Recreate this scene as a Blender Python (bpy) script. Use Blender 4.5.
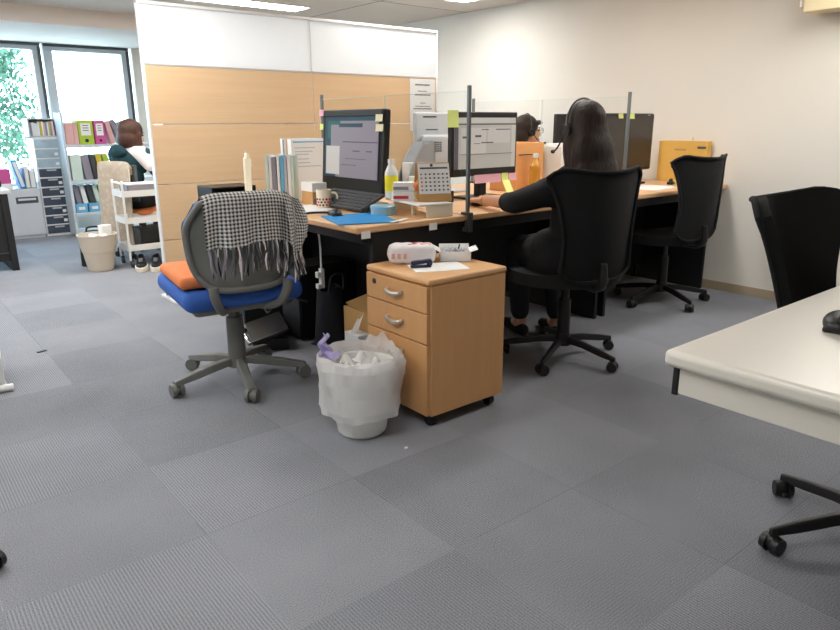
import bpy, bmesh, math, random
from mathutils import Vector, Matrix, Euler
random.seed(7)
PI = math.pi
R = math.radians
scene = bpy.context.scene
COL = scene.collection
for o in list(bpy.data.objects):
    bpy.data.objects.remove(o)

# ------------------------------------------------------------------ camera
cam_d = bpy.data.cameras.new('camera')
cam_d.sensor_width = 36.0
cam_d.lens = 677.46 * 36.0 / 840.0
cam_d.clip_start = 0.03
cam = bpy.data.objects.new('camera', cam_d)
COL.objects.link(cam)
pitch, yaw, roll = 0.276143, 0.887381, -0.004674
fwd_h = Vector((math.cos(yaw), math.sin(yaw), 0))
rgt_h = Vector((math.sin(yaw), -math.cos(yaw), 0))
fw = fwd_h * math.cos(pitch) + Vector((0, 0, -1)) * math.sin(pitch)
dn = Vector((0, 0, -1)) * math.cos(pitch) - fwd_h * math.sin(pitch)
rg2 = rgt_h * math.cos(roll) - dn * math.sin(roll)
dn2 = rgt_h * math.sin(roll) + dn * math.cos(roll)
cm = Matrix.Identity(4)
for i in range(3):
    cm[i][0] = rg2[i]; cm[i][1] = -dn2[i]; cm[i][2] = -fw[i]
cm[0][3], cm[1][3], cm[2][3] = 0, 0, 1.12
cam.matrix_world = cm
scene.camera = cam

# ------------------------------------------------------------------ world, exposure
W = bpy.data.worlds.new('sky')
scene.world = W
W.use_nodes = True
bg = W.node_tree.nodes['Background']
bg.inputs[0].default_value = (0.56, 0.79, 1.0, 1)
bg.inputs[1].default_value = 14.0
scene.view_settings.view_transform = 'Standard'
scene.view_settings.look = 'None'
scene.view_settings.gamma = 1.0
scene.view_settings.use_curve_mapping = False
scene.view_settings.exposure = 0.0
LAMP = 22.0            # emission of the ceiling light diffusers

# ------------------------------------------------------------------ materials
def S(c):
    return tuple((v / 255 / 12.92) if v / 255 <= .04045 else ((v / 255 + .055) / 1.055) ** 2.4 for v in c)

def base_mat(name):
    m = bpy.data.materials.new(name)
    m.use_nodes = True
    nt = m.node_tree
    return m, nt, nt.nodes['Principled BSDF']

def mathn(nt, op, a, b=None, clamp=False):
    n = nt.nodes.new('ShaderNodeMath'); n.operation = op; n.use_clamp = clamp
    for i, v in enumerate((a, b)):
        if v is None: continue
        if isinstance(v, (int, float)): n.inputs[i].default_value = v
        else: nt.links.new(v, n.inputs[i])
    return n.outputs[0]

def mixc(nt, fac, a, b):
    n = nt.nodes.new('ShaderNodeMix'); n.data_type = 'RGBA'
    for i, v in ((0, fac), (6, a), (7, b)):
        if isinstance(v, (int, float)): n.inputs[i].default_value = v
        elif isinstance(v, tuple): n.inputs[i].default_value = (*v[:3], 1)
        else: nt.links.new(v, n.inputs[i])
    return n.outputs[2]

def coords(nt, scale=(1, 1, 1), kind='Object'):
    tc = nt.nodes.new('ShaderNodeTexCoord'); mp = nt.nodes.new('ShaderNodeMapping')
    mp.inputs['Scale'].default_value = scale
    nt.links.new(tc.outputs[kind], mp.inputs[0])
    return mp.outputs[0]

def noise(nt, vec, scale, detail=3, rough=.5):
    n = nt.nodes.new('ShaderNodeTexNoise')
    n.inputs['Scale'].default_value = scale; n.inputs['Detail'].default_value = detail
    n.inputs['Roughness'].default_value = rough
    nt.links.new(vec, n.inputs['Vector'])
    return n.outputs['Fac']

def bump(nt, bs, h, strength, dist=.002):
    b = nt.nodes.new('ShaderNodeBump'); b.inputs['Strength'].default_value = strength
    b.inputs['Distance'].default_value = dist
    nt.links.new(h, b.inputs['Height']); nt.links.new(b.outputs[0], bs.inputs['Normal'])

def mat(name, rgb, rough=.5, metal=0., var=.06, vs=12, bmp=0., bs_=300, spec=.5):
    m, nt, b = base_mat(name)
    c = S(rgb)
    v = coords(nt)
    n = noise(nt, v, vs)
    lo = tuple(max(0, x * (1 - var)) for x in c); hi = tuple(min(1, x * (1 + var)) for x in c)
    nt.links.new(mixc(nt, n, lo, hi), b.inputs['Base Color'])
    b.inputs['Roughness'].default_value = rough
    b.inputs['Metallic'].default_value = metal
    b.inputs['Specular IOR Level'].default_value = spec
    if bmp: bump(nt, b, noise(nt, v, bs_, 2), bmp)
    return m

def wood(name, rgb, scale, rough=.45, var=.10):
    m, nt, b = base_mat(name)
    c = S(rgb)
    v = coords(nt, scale)
    n = noise(nt, v, 1.0, 5, .6)
    n2 = noise(nt, coords(nt, tuple(s * 4 for s in scale)), 1.0, 3)
    f = mathn(nt, 'ADD', mathn(nt, 'MULTIPLY', n, .7), mathn(nt, 'MULTIPLY', n2, .3))
    f = mathn(nt, 'MULTIPLY', mathn(nt, 'SUBTRACT', f, .3), 2.4, True)
    lo = tuple(x * (1 - var * k) for x, k in zip(c, (.8, 1.1, 1.5))); hi = tuple(min(1, x * (1 + var * .5)) for x in c)
    nt.links.new(mixc(nt, f, lo, hi), b.inputs['Base Color'])
    b.inputs['Roughness'].default_value = rough
    bump(nt, b, n2, .05, .001)
    return m

def emis(name, rgb, strength, lin=False):
    m, nt, b = base_mat(name)
    c = rgb if lin else S(rgb)
    b.inputs['Base Color'].default_value = (*[min(.8, x) for x in c], 1)
    b.inputs['Emission Color'].default_value = (*c, 1)
    b.inputs['Emission Strength'].default_value = strength
    b.inputs['Roughness'].default_value = .3
    return m

def clear(name, tint=(.96, .98, .98), gloss=1.0):
    m, nt, b = base_mat(name)
    nt.nodes.remove(b)
    out = nt.nodes['Material Output']
    tr = nt.nodes.new('ShaderNodeBsdfTransparent'); tr.inputs[0].default_value = (*tint, 1)
    gl = nt.nodes.new('ShaderNodeBsdfGlossy'); gl.inputs['Roughness'].default_value = .03
    gl.inputs[0].default_value = (.9, .9, .9, 1)
    fr = nt.nodes.new('ShaderNodeFresnel'); fr.inputs[0].default_value = 1.3
    gm_ = nt.nodes.new('ShaderNodeNewGeometry')
    mx = nt.nodes.new('ShaderNodeMixShader')
    nt.links.new(mathn(nt, 'MULTIPLY', mathn(nt, 'MULTIPLY', fr.outputs[0], gloss), mathn(nt, 'SUBTRACT', 1, gm_.outputs['Backfacing']), True), mx.inputs[0])
    nt.links.new(tr.outputs[0], mx.inputs[1]); nt.links.new(gl.outputs[0], mx.inputs[2])
    nt.links.new(mx.outputs[0], out.inputs[0])
    return m

def translucent(name, rgb, trans=.5, transp=0., rough=.4, wrinkle=0.):
    m, nt, b = base_mat(name)
    out = nt.nodes['Material Output']
    c = S(rgb)
    b.inputs['Base Color'].default_value = (*c, 1); b.inputs['Roughness'].default_value = rough
    if wrinkle: bump(nt, b, noise(nt, coords(nt), 28, 5, .65), wrinkle, .01)
    tl = nt.nodes.new('ShaderNodeBsdfTranslucent'); tl.inputs[0].default_value = (*c, 1)
    m1 = nt.nodes.new('ShaderNodeMixShader'); m1.inputs[0].default_value = trans
    nt.links.new(b.outputs[0], m1.inputs[1]); nt.links.new(tl.outputs[0], m1.inputs[2])
    last = m1.outputs[0]
    if transp:
        tp = nt.nodes.new('ShaderNodeBsdfTransparent'); m2 = nt.nodes.new('ShaderNodeMixShader')
        m2.inputs[0].default_value = transp
        nt.links.new(last, m2.inputs[1]); nt.links.new(tp.outputs[0], m2.inputs[2]); last = m2.outputs[0]
    nt.links.new(last, out.inputs[0])
    return m

def carpet_mat():
    m, nt, b = base_mat('carpet_tiles')
    v = coords(nt)
    sx = nt.nodes.new('ShaderNodeSeparateXYZ'); nt.links.new(v, sx.inputs[0])
    x = mathn(nt, 'DIVIDE', mathn(nt, 'SUBTRACT', sx.outputs[0], .0885), .5)
    y = mathn(nt, 'DIVIDE', mathn(nt, 'SUBTRACT', sx.outputs[1], 1.187), .5)
    fx = mathn(nt, 'FLOOR', x); fy = mathn(nt, 'FLOOR', y)
    par = mathn(nt, 'FRACT', mathn(nt, 'MULTIPLY', mathn(nt, 'ADD', mathn(nt, 'ADD', fx, fy), 100), .5))
    par = mathn(nt, 'GREATER_THAN', par, .25)
    cb = nt.nodes.new('ShaderNodeCombineXYZ'); nt.links.new(fx, cb.inputs[0]); nt.links.new(fy, cb.inputs[1])
    wn = nt.nodes.new('ShaderNodeTexWhiteNoise'); wn.noise_dimensions = '3D'; nt.links.new(cb.outputs[0], wn.inputs[0])
    rnd = wn.outputs['Value']
    # ribs run along y on one set of tiles and along x on the quarter-turned ones
    ribx = mathn(nt, 'SINE', mathn(nt, 'MULTIPLY', sx.outputs[0], 2 * PI / .0086))
    riby = mathn(nt, 'SINE', mathn(nt, 'MULTIPLY', sx.outputs[1], 2 * PI / .0086))
    rib = mathn(nt, 'ADD', mathn(nt, 'MULTIPLY', ribx, mathn(nt, 'SUBTRACT', 1, par)), mathn(nt, 'MULTIPLY', riby, par))
    amp = mathn(nt, 'MULTIPLY', mathn(nt, 'ADD', mathn(nt, 'MULTIPLY', rnd, .6), .7), mathn(nt, 'SUBTRACT', .15, mathn(nt, 'MULTIPLY', par, .09)))
    speck = noise(nt, v, 300, 3, .85)
    blot = noise(nt, v, 2.2, 3)
    f = mathn(nt, 'ADD', .5, mathn(nt, 'MULTIPLY', rib, amp))
    f = mathn(nt, 'ADD', f, mathn(nt, 'MULTIPLY', mathn(nt, 'SUBTRACT', speck, .5), 2.6))
    f = mathn(nt, 'ADD', f, mathn(nt, 'MULTIPLY', mathn(nt, 'SUBTRACT', blot, .5), .35))
    f = mathn(nt, 'ADD', f, mathn(nt, 'MULTIPLY', mathn(nt, 'SUBTRACT', rnd, .5), .16), True)
    col = mixc(nt, f, S((82, 84, 90)), S((169, 171, 179)))
    ex = mathn(nt, 'MINIMUM', mathn(nt, 'FRACT', x), mathn(nt, 'SUBTRACT', 1, mathn(nt, 'FRACT', x)))
    ey = mathn(nt, 'MINIMUM', mathn(nt, 'FRACT', y), mathn(nt, 'SUBTRACT', 1, mathn(nt, 'FRACT', y)))
    seam = mathn(nt, 'LESS_THAN', mathn(nt, 'MINIMUM', ex, ey), .0035)
    seam = mathn(nt, 'MULTIPLY', seam, mathn(nt, 'GREATER_THAN', noise(nt, v, 1.3, 1), .47))
    col = mixc(nt, mathn(nt, 'MULTIPLY', seam, .3), col, S((88, 86, 90)))
    nt.links.new(col, b.inputs['Base Color'])
    b.inputs['Roughness'].default_value = .95
    b.inputs['Specular IOR Level'].default_value = .15
    bump(nt, b, f, .1, .002)
    return m

def scarf_mat():
    m, nt, b = base_mat('black_white_check_wool')
    tc = nt.nodes.new('ShaderNodeTexCoord'); sx = nt.nodes.new('ShaderNodeSeparateXYZ')
    nt.links.new(tc.outputs['UV'], sx.inputs[0])
    k = 1 / .0145
    a = mathn(nt, 'LESS_THAN', mathn(nt, 'FRACT', mathn(nt, 'MULTIPLY', sx.outputs[0], k)), .5)
    c = mathn(nt, 'LESS_THAN', mathn(nt, 'FRACT', mathn(nt, 'MULTIPLY', sx.outputs[1], k)), .5)
    tw = mathn(nt, 'LESS_THAN', mathn(nt, 'FRACT', mathn(nt, 'MULTIPLY', mathn(nt, 'ADD', sx.outputs[0], sx.outputs[1]), k * 2)), .5)
    s = mathn(nt, 'MULTIPLY', mathn(nt, 'ADD', a, c), .5)
    mid = mathn(nt, 'MULTIPLY', mathn(nt, 'SUBTRACT', 1, mathn(nt, 'ABSOLUTE', mathn(nt, 'SUBTRACT', mathn(nt, 'MULTIPLY', s, 2), 1))),
                mathn(nt, 'SUBTRACT', tw, .5))
    f = mathn(nt, 'ADD', s, mathn(nt, 'MULTIPLY', mid, .6), True)
    nt.links.new(mixc(nt, f, S((222, 220, 216)), S((22, 21, 24))), b.inputs['Base Color'])
    b.inputs['Roughness'].default_value = .95
    bump(nt, b, noise(nt, coords(nt), 400, 2), .3)
    return m

def quilt_mat():
    m, nt, b = base_mat('beige_quilted_cloth')
    v = coords(nt)
    vo = nt.nodes.new('ShaderNodeTexVoronoi'); vo.inputs['Scale'].default_value = 26
    nt.links.new(v, vo.inputs['Vector'])
    nt.links.new(mixc(nt, mathn(nt, 'MULTIPLY', vo.outputs[0], 1.6, True), S((200, 186, 168)), S((182, 167, 149))), b.inputs['Base Color'])
    b.inputs['Roughness'].default_value = .95
    bump(nt, b, vo.outputs[0], -.5, .01)
    return m

def hair_mat(name, rgb):
    m, nt, b = base_mat(name)
    c = S(rgb)
    n = noise(nt, coords(nt, (120, 120, 2.5)), 1.0, 4)
    nt.links.new(mixc(nt, n, tuple(x * .25 for x in c), tuple(x * 1.8 for x in c)), b.inputs['Base Color'])
    b.inputs['Roughness'].default_value = .55
    b.inputs['Specular IOR Level'].default_value = .3
    bump(nt, b, n, .6, .006)
    return m

def leaf_mat():
    m, nt, b = base_mat('leaves')
    n = noise(nt, coords(nt), 9, 3)
    nt.links.new(mixc(nt, n, S((36, 66, 48)), S((74, 112, 82))), b.inputs['Base Color'])
    b.inputs['Roughness'].default_value = .6
    return m

M = {}
M['carpet'] = carpet_mat()
M['wall'] = mat('cream_wallpaper', (233, 228, 218), .9, var=.015, vs=3, bmp=.06, bs_=500)
M['ceil'] = mat('ceiling_board', (222, 212, 202), .95, var=.02, vs=5, bmp=.05)
M['soffit'] = mat('beige_soffit', (228, 216, 206), .9, var=.02)
M['base'] = mat('taupe_baseboard', (176, 160, 134), .6, var=.04)
M['pwood'] = wood('partition_light_wood', (232, 198, 156), (1.3, 30, 34), .5, .06)
M['alu'] = mat('aluminium_frame', (200, 200, 200), .4, .5, .03)
M['whitemetal'] = mat('white_painted_metal', (232, 232, 230), .35, 0, .02)
M['frost'] = translucent('frosted_white_panel', (254, 254, 254), .55, 0, .3)
M['desktop'] = wood('desk_light_wood', (224, 180, 134), (2, 26, 26), .4, .08)
M['cabwood'] = wood('cabinet_beech', (214, 162, 108), (30, 30, 2.2), .42, .07)
M['cabtop'] = wood('cabinet_top_beech', (222, 172, 118), (24, 3, 24), .4, .07)
M['black'] = mat('matt_black_panel', (15, 15, 17), .6, 0, .1)
M['blackpl'] = mat('black_plastic', (22, 22, 24), .42, 0, .1)
M['blackmesh'] = mat('black_mesh_fabric', (14, 15, 17), .9, 0, .2, 60, .5, 900)
M['cloth_black'] = mat('black_blouse', (20, 20, 23), .9, 0, .25, 20, .3, 250)
M['cloth_navy'] = mat('dark_trousers', (26, 28, 36), .9, 0, .2, 20)
M['cloth_teal'] = mat('dark_teal_knit', (22, 58, 66), .95, 0, .15, 40, .5, 300)
M['cloth_white'] = mat('white_knit', (232, 224, 222), .95, 0, .06, 60, .6, 200)
M['skin'] = mat('skin', (224, 172, 142), .5, 0, .05, 15)
M['hairblack'] = hair_mat('dark_brown_hair', (44, 31, 26))
M['hairbrown'] = hair_mat('brown_hair', (70, 44, 34))
M['greypl'] = mat('grey_plastic', (112, 113, 110), .5, 0, .05)
M['greyback'] = mat('grey_back_shell', (126, 128, 124), .6, 0, .05, 20, .15, 300)
M['greylite'] = mat('light_grey_plastic', (186, 188, 190), .45, 0, .03)
M['greydk'] = mat('dark_grey_plastic', (66, 68, 70), .5, 0, .06)
M['blue'] = mat('blue_fabric', (52, 98, 182), .85, 0, .08, 30, .3, 500)
M['orange'] = mat('orange_fabric', (222, 128, 76), .9, 0, .06, 30, .3, 400)
M['scarf'] = scarf_mat()
M['fringe'] = mat('grey_wool_fringe', (118, 116, 116), .95, 0, .7, 90)
M['white'] = mat('white_plastic', (236, 236, 232), .45, 0, .02)
M['cream'] = mat('cream_plastic', (238, 228, 204), .5, 0, .02)
M['deskcream'] = mat('cream_laminate', (229, 224, 213), .32, 0, .01)
M['paper'] = mat('white_paper', (240, 240, 238), .8, 0, .02)
M['bag'] = translucent('translucent_bag', (250, 250, 250), .45, .36, .3, .6)
M['lilac'] = translucent('lilac_film', (200, 190, 232), .3, 0, .4, .4)
M['bin'] = mat('beige_bin_plastic', (202, 190, 172), .5, 0, .03)
M['acryl'] = clear('clear_acrylic', (.975, .98, .978), .8)
M['acryledge'] = mat('acrylic_edge', (206, 214, 212), .3, 0, .02)
M['glass'] = clear('window_glass', (.96, .985, .98), .8)
M['post'] = mat('grey_steel_post', (120, 126, 128), .4, .4, .04)
M['chrome'] = mat('chrome', (205, 205, 205), .22, .9, .02)
M['nickel'] = mat('satin_nickel', (206, 200, 190), .3, .7, .03)
M['winframe'] = mat('grey_window_frame', (176, 182, 186), .4, .3, .04)
M['windark'] = mat('dark_window_rail', (70, 76, 80), .4, .3, .04)
M['leaf'] = leaf_mat()
M['bark'] = mat('bark', (96, 78, 62), .9, 0, .3, 20, .6, 40)
M['outside'] = mat('outdoor_paving', (190, 190, 184), .9, 0, .1)
M['lamp'] = emis('ceiling_light_diffuser', (1.0, .985, .955), LAMP, True)
M['scr_teal'] = emis('screen_dark_teal', (30, 54, 66), .8)
M['scr_mauve'] = emis('screen_mauve', (110, 104, 112), .8)
M['scr_grey'] = emis('screen_grey', (146, 144, 138), .7)
M['scr_line'] = emis('screen_text', (70, 66, 72), .8)
M['scr_lite'] = emis('screen_panel', (158, 156, 152), .7)
M['scr_green'] = emis('screen_green', (34, 80, 74), .7)
M['scr_dark'] = mat('switched_off_screen', (58, 52, 48), .18, 0, .08)
M['note_y'] = mat('yellow_sticky_paper', (238, 240, 150), .8, 0, .03)
M['note_c'] = mat('cream_sticky_paper', (240, 234, 196), .8, 0, .03)
M['note_g'] = mat('pale_green_sticky_paper', (224, 238, 140), .8, 0, .03)
M['note_p'] = mat('pink_sticky_paper', (236, 182, 198), .8, 0, .03)
M['bluefile'] = mat('bright_blue_plastic', (26, 140, 208), .4, 0, .04)
M['clearblue'] = mat('pale_blue_plastic', (150, 190, 206), .3, 0, .15, 30)
M['clearwhite'] = mat('milky_bottle_plastic', (228, 230, 222), .3, 0, .03)
M['liquid'] = mat('yellow_label', (236, 222, 40), .4, 0, .08, 40)
M['tea'] = mat('amber_tea', (196, 140, 52), .25, 0, .1)
M['label_w'] = mat('white_label', (232, 228, 214), .5, 0, .1, 60)
M['kraft'] = mat('brown_card', (196, 152, 96), .8, 0, .06)
M['palewood'] = mat('pale_cream_wood', (240, 224, 182), .6, 0, .03)
M['envelope'] = mat('golden_envelope', (232, 184, 92), .7, 0, .04)
M['orangecard'] = wood('orange_wood_board', (232, 170, 108), (3, 3, 26), .5, .06)
M['red'] = mat('red_print', (200, 58, 64), .5, 0, .1)
M['packet'] = mat('white_film_packet', (236, 230, 232), .35, 0, .04, 30, .2, 60)
M['navy'] = mat('navy_plastic', (40, 44, 76), .4, 0, .05)
M['ink'] = mat('grey_print', (92, 92, 96), .8, 0, .1)
M['keys'] = mat('dark_grey_keys', (74, 76, 80), .5, 0, .08)
M['silver'] = mat('silver_rack', (206, 214, 220), .45, .1, .04)
M['drawerclear'] = mat('smoky_drawer_front', (70, 78, 94), .18, 0, .35, 9)
M['drawerlight'] = mat('pale_drawer_front', (176, 196, 208), .18, 0, .3, 9)
M['greycab'] = mat('pale_grey_steel', (202, 206, 212), .45, .1, .03)
M['b_pink'] = mat('pink_file', (226, 176, 172), .6, 0, .05)
M['b_green'] = mat('lime_file', (172, 200, 60), .55, 0, .05)
M['b_mag'] = mat('magenta_file', (204, 84, 152), .55, 0, .05)
M['b_mint'] = mat('mint_file', (206, 224, 214), .6, 0, .05)
M['b_grey'] = mat('grey_file', (142, 138, 148), .6, 0, .06)
M['b_yel'] = mat('yellow_file', (214, 190, 60), .55, 0, .05)
M['b_lblue'] = mat('light_blue_box', (104, 176, 214), .5, 0, .05)
M['quilt'] = quilt_mat()
M['rubber'] = mat('white_rubber_sole', (226, 218, 200), .7, 0, .04)
M['eye'] = mat('eye', (40, 30, 28), .2, 0, .02)
M['lip'] = mat('lip', (196, 116, 108), .5, 0, .02)

# ------------------------------------------------------------------ mesh builder
def TR(loc=(0, 0, 0), rot=(0, 0, 0)):
    return Matrix.Translation(loc) @ Euler(rot).to_matrix().to_4x4()

class MB:
    def __init__(s):
        s.bm = bmesh.new(); s.mats = []; s.uvs = False
    def _take(s, t, mx=None, mi=None):
        if mx is not None: bmesh.ops.transform(t, matrix=mx, verts=t.verts)
        k = 0
        if mi is not None:
            if mi not in s.mats: s.mats.append(mi)
            k = s.mats.index(mi) + 1
        for f in t.faces: f.material_index = k; f.smooth = not f.tag
        me = bpy.data.meshes.new('tmp'); t.to_mesh(me); t.free()
        s.bm.from_mesh(me); bpy.data.meshes.remove(me)
        return s
    def box(s, c, d, rot=(0, 0, 0), bev=.003, seg=2, mi=None):
        t = bmesh.new(); bmesh.ops.create_cube(t, size=1)
        bmesh.ops.scale(t, vec=d, verts=t.verts)
        b = min(bev, min(d) * .45)
        if b > 0: bmesh.ops.bevel(t, geom=t.edges[:], offset=b, segments=seg, profile=.5, affect='EDGES')
        t.normal_update()
        for f in t.faces: f.tag = max(abs(v) for v in f.normal) > .9995
        return s._take(t, TR(c, rot), mi)
    def b6(s, x0, x1, y0, y1, z0, z1, bev=.003, seg=2, mi=None):
        return s.box(((x0 + x1) / 2, (y0 + y1) / 2, (z0 + z1) / 2), (abs(x1 - x0), abs(y1 - y0), abs(z1 - z0)), bev=bev, seg=seg, mi=mi)
    def ell(s, c, r, rot=(0, 0, 0), seg=20, mi=None):
        t = bmesh.new(); bmesh.ops.create_uvsphere(t, u_segments=seg, v_segments=max(6, seg * 2 // 3), radius=1)
        if isinstance(r, (int, float)): r = (r, r, r)
        bmesh.ops.scale(t, vec=r, verts=t.verts)
        return s._take(t, TR(c, rot), mi)
    def cone(s, p1, p2, r1, r2, n=16, mi=None):
        p1 = Vector(p1); p2 = Vector(p2); d = p2 - p1
        t = bmesh.new(); bmesh.ops.create_cone(t, cap_ends=True, segments=n, radius1=r1, radius2=r2, depth=d.length)
        q = d.to_track_quat('Z', 'Y').to_matrix().to_4x4()
        return s._take(t, Matrix.Translation((p1 + p2) / 2) @ q, mi)
    def cap(s, p1, p2, r1, r2, n=16):
        s.cone(p1, p2, r1, r2, n); s.ell(p1, r1, seg=n); s.ell(p2, r2, seg=n); return s
    def tube(s, pts, r, n=8, mi=None, smooth=True, steps=6):
        pts = [Vector(p) for p in pts]
        rr = [r] * len(pts) if isinstance(r, (int, float)) else list(r)
        if smooth and len(pts) > 2:
            P, Q = [], []
            for i in range(len(pts) - 1):
                p0 = pts[max(i - 1, 0)]; p1 = pts[i]; p2 = pts[i + 1]; p3 = pts[min(i + 2, len(pts) - 1)]
                for k in range(steps):
                    t = k / steps
                    P.append(.5 * ((2 * p1) + (p2 - p0) * t + (2 * p0 - 5 * p1 + 4 * p2 - p3) * t * t + (3 * p1 - p0 - 3 * p2 + p3) * t ** 3))
                    Q.append(rr[i] * (1 - t) + rr[i + 1] * t)
            P.append(pts[-1]); Q.append(rr[-1]); pts, rr = P, Q
        t = bmesh.new(); rings = []
        up = Vector((0, 0, 1))
        for i, p in enumerate(pts):
            d = (pts[min(i + 1, len(pts) - 1)] - pts[max(i - 1, 0)]).normalized()
            if i == 0:
                a = d.orthogonal().normalized()
            else:
                a = (a - d * a.dot(d)).normalized()
            b = d.cross(a)
            rings.append([t.verts.new(p + (a * math.cos(2 * PI * k / n) + b * math.sin(2 * PI * k / n)) * rr[i]) for k in range(n)])
        for i in range(len(rings) - 1):
            for k in range(n):
                t.faces.new((rings[i][k], rings[i][(k + 1) % n], rings[i + 1][(k + 1) % n], rings[i + 1][k]))
        t.faces.new(rings[0][::-1]); t.faces.new(rings[-1])
        return s._take(t, None, mi)
    def lathe(s, prof, c=(0, 0, 0), n=32, rot=(0, 0, 0), mi=None, wob=None):
        t = bmesh.new(); rings = []
        for j, (r, z) in enumerate(prof):
            if r < 1e-5: rings.append([t.verts.new((0, 0, z))])
            else:
                rings.append([t.verts.new(((r + (wob(k, j, n) if wob else 0)) * math.cos(2 * PI * k / n), (r + (wob(k, j, n) if wob else 0)) * math.sin(2 * PI * k / n), z)) for k in range(n)])
        for a, b in zip(rings[:-1], rings[1:]):
            for k in range(n):
                k2 = (k + 1) % n
                if len(a) == 1 and len(b) == 1: continue
                if len(a) == 1: t.faces.new((a[0], b[k2], b[k]))
                elif len(b) == 1: t.faces.new((a[k], a[k2], b[0]))
                else: t.faces.new((a[k], a[k2], b[k2], b[k]))
        bmesh.ops.recalc_face_normals(t, faces=t.faces)
        return s._take(t, TR(c, rot), mi)
    def prism(s, out, depth, mx, bev=0, seg=2, mi=None):
        # outline in the xy plane, extruded along +z, placed by mx
        t = bmesh.new()
        f = t.faces.new([t.verts.new((x, y, 0)) for x, y in out])
        r = bmesh.ops.extrude_face_region(t, geom=[f])
        bmesh.ops.translate(t, vec=(0, 0, depth), verts=[v for v in r['geom'] if isinstance(v, bmesh.types.BMVert)])
        bmesh.ops.recalc_face_normals(t, faces=t.faces)
        if bev: bmesh.ops.bevel(t, geom=t.edges[:], offset=bev, segments=seg, profile=.5, affect='EDGES')
        return s._take(t, mx, mi)
    def sheet(s, fn, nu, nv, th=.0, mi=None, uv=None):
        # fn(u,v)->point; th: thickness along the normal
        t = bmesh.new()
        P = [[Vector(fn(i / nu, j / nv)) for j in range(nv + 1)] for i in range(nu + 1)]
        V = [[t.verts.new(p) for p in row] for row in P]
        lay = t.loops.layers.uv.new('UVMap') if uv else None
        def q(vs, ij):
            f = t.faces.new(vs)
            if lay:
                for l, (i, j) in zip(f.loops, ij): l[lay].uv = uv(i / nu, j / nv)
        for i in range(nu):
            for j in range(nv):
                ij = [(i, j), (i + 1, j), (i + 1, j + 1), (i, j + 1)]
                q([V[a][b] for a, b in ij], ij)
        if th:
            N = [[None] * (nv + 1) for _ in range(nu + 1)]
            for i in range(nu + 1):
                for j in range(nv + 1):
                    du = P[min(i + 1, nu)][j] - P[max(i - 1, 0)][j]; dv = P[i][min(j + 1, nv)] - P[i][max(j - 1, 0)]
                    n = du.cross(dv)
                    N[i][j] = n.normalized() if n.length > 1e-9 else Vector((0, 0, 1))
            B = [[t.verts.new(P[i][j] - N[i][j] * th) for j in range(nv + 1)] for i in range(nu + 1)]
            for i in range(nu):
                for j in range(nv):
                    ij = [(i, j + 1), (i + 1, j + 1), (i + 1, j), (i, j)]
                    q([B[a][b] for a, b in ij], ij)
            rim = [(i, 0) for i in range(nu)] + [(nu, j) for j in range(nv)] + [(i, nv) for i in range(nu, 0, -1)] + [(0, j) for j in range(nv, 0, -1)]
            for a, b in zip(rim, rim[1:] + rim[:1]):
                q([V[b[0]][b[1]], V[a[0]][a[1]], B[a[0]][a[1]], B[b[0]][b[1]]], [b, a, a, b])
        return s._take(t, None, mi)
    def build(s, name, m, parent=None, sharp=35, loc=None):
        me = bpy.data.meshes.new(name)
        s.bm.to_mesh(me); s.bm.free()
        me.materials.append(M[m])
        for k in s.mats: me.materials.append(M[k])
        flags = [p.use_smooth for p in me.polygons]
        me.set_sharp_from_angle(angle=R(sharp))
        me.polygons.foreach_set('use_smooth', flags)
        o = bpy.data.objects.new(name, me)
        COL.objects.link(o)
        if parent: o.parent = parent
        if loc: o.location = loc
        return o

def tag(o, label, cat, group=None, kind=None):
    if label: o['label'] = label
    if cat: o['category'] = cat
    if group: o['group'] = group
    if kind: o['kind'] = kind
    return o

def thing(name, label, cat, loc=(0, 0, 0), rz=0, group=None):
    o = bpy.data.objects.new(name, None)
    COL.objects.link(o)
    o.location = loc; o.rotation_euler = (0, 0, rz)
    o.empty_display_size = .05
    return tag(o, label, cat, group)

def kids(o):
    return [c for c in bpy.data.objects if c.parent == o]

def dup(o, loc=None, rz=None, label=None, group=None, parent=None):
    c = o.copy(); COL.objects.link(c)
    if parent: c.parent = parent
    if loc is not None: c.location = loc
    if rz is not None: c.rotation_euler = (0, 0, rz)
    if label: c['label'] = label
    if group: c['group'] = group
    for k in kids(o): dup(k, parent=c)
    return c

def single(name, mb, m, label, cat, loc=(0, 0, 0), rz=0, group=None):
    o = mb.build(name, m); o.location = loc; o.rotation_euler = (0, 0, rz)
    return tag(o, label, cat, group)

def struct(name, mb, m, parent=None):
    o = mb.build(name, m, parent)
    if not parent: o['kind'] = 'structure'
    return o

# ------------------------------------------------------------------ the room
X0, X1, Y0, Y1, ZC = -2.2, 4.48, -2.6, 8.3, 2.07
struct('floor', MB().b6(X0 - .1, X1 + .1, Y0 - .1, Y1 + .1, -.1, 0, 0), 'carpet')
cb = MB().b6(X0 - .1, X1 + .1, Y0 - .1, 6.72, ZC, ZC + .1, 0)
for y in (1.05, 3.0, 4.82):
    cb.b6(X0, X1, y - .003, y + .003, ZC - .0015, ZC + .01, 0, mi='windark')
cb.b6(3.517, 3.523, Y0, 6.72, ZC - .0015, ZC + .01, 0, mi='windark')
cb.b6(.35, .356, Y0, 6.72, ZC - .0015, ZC + .01, 0, mi='windark')
struct('ceiling', cb, 'ceil')
struct('wall_right', MB().b6(X1, X1 + .12, Y0, Y1 + .12, 0, ZC, 0), 'wall')
struct('wall_left', MB().b6(X0 - .12, X0, Y0, Y1 + .12, 0, ZC, 0), 'wall')
struct('wall_front', MB().b6(X0, X1, Y0 - .12, Y0, 0, ZC, 0), 'wall')
struct('trim_soffit', MB().b6(X0, X1, 6.72, Y1 + .12, 1.935, ZC + .1, .002), 'soffit')
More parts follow.
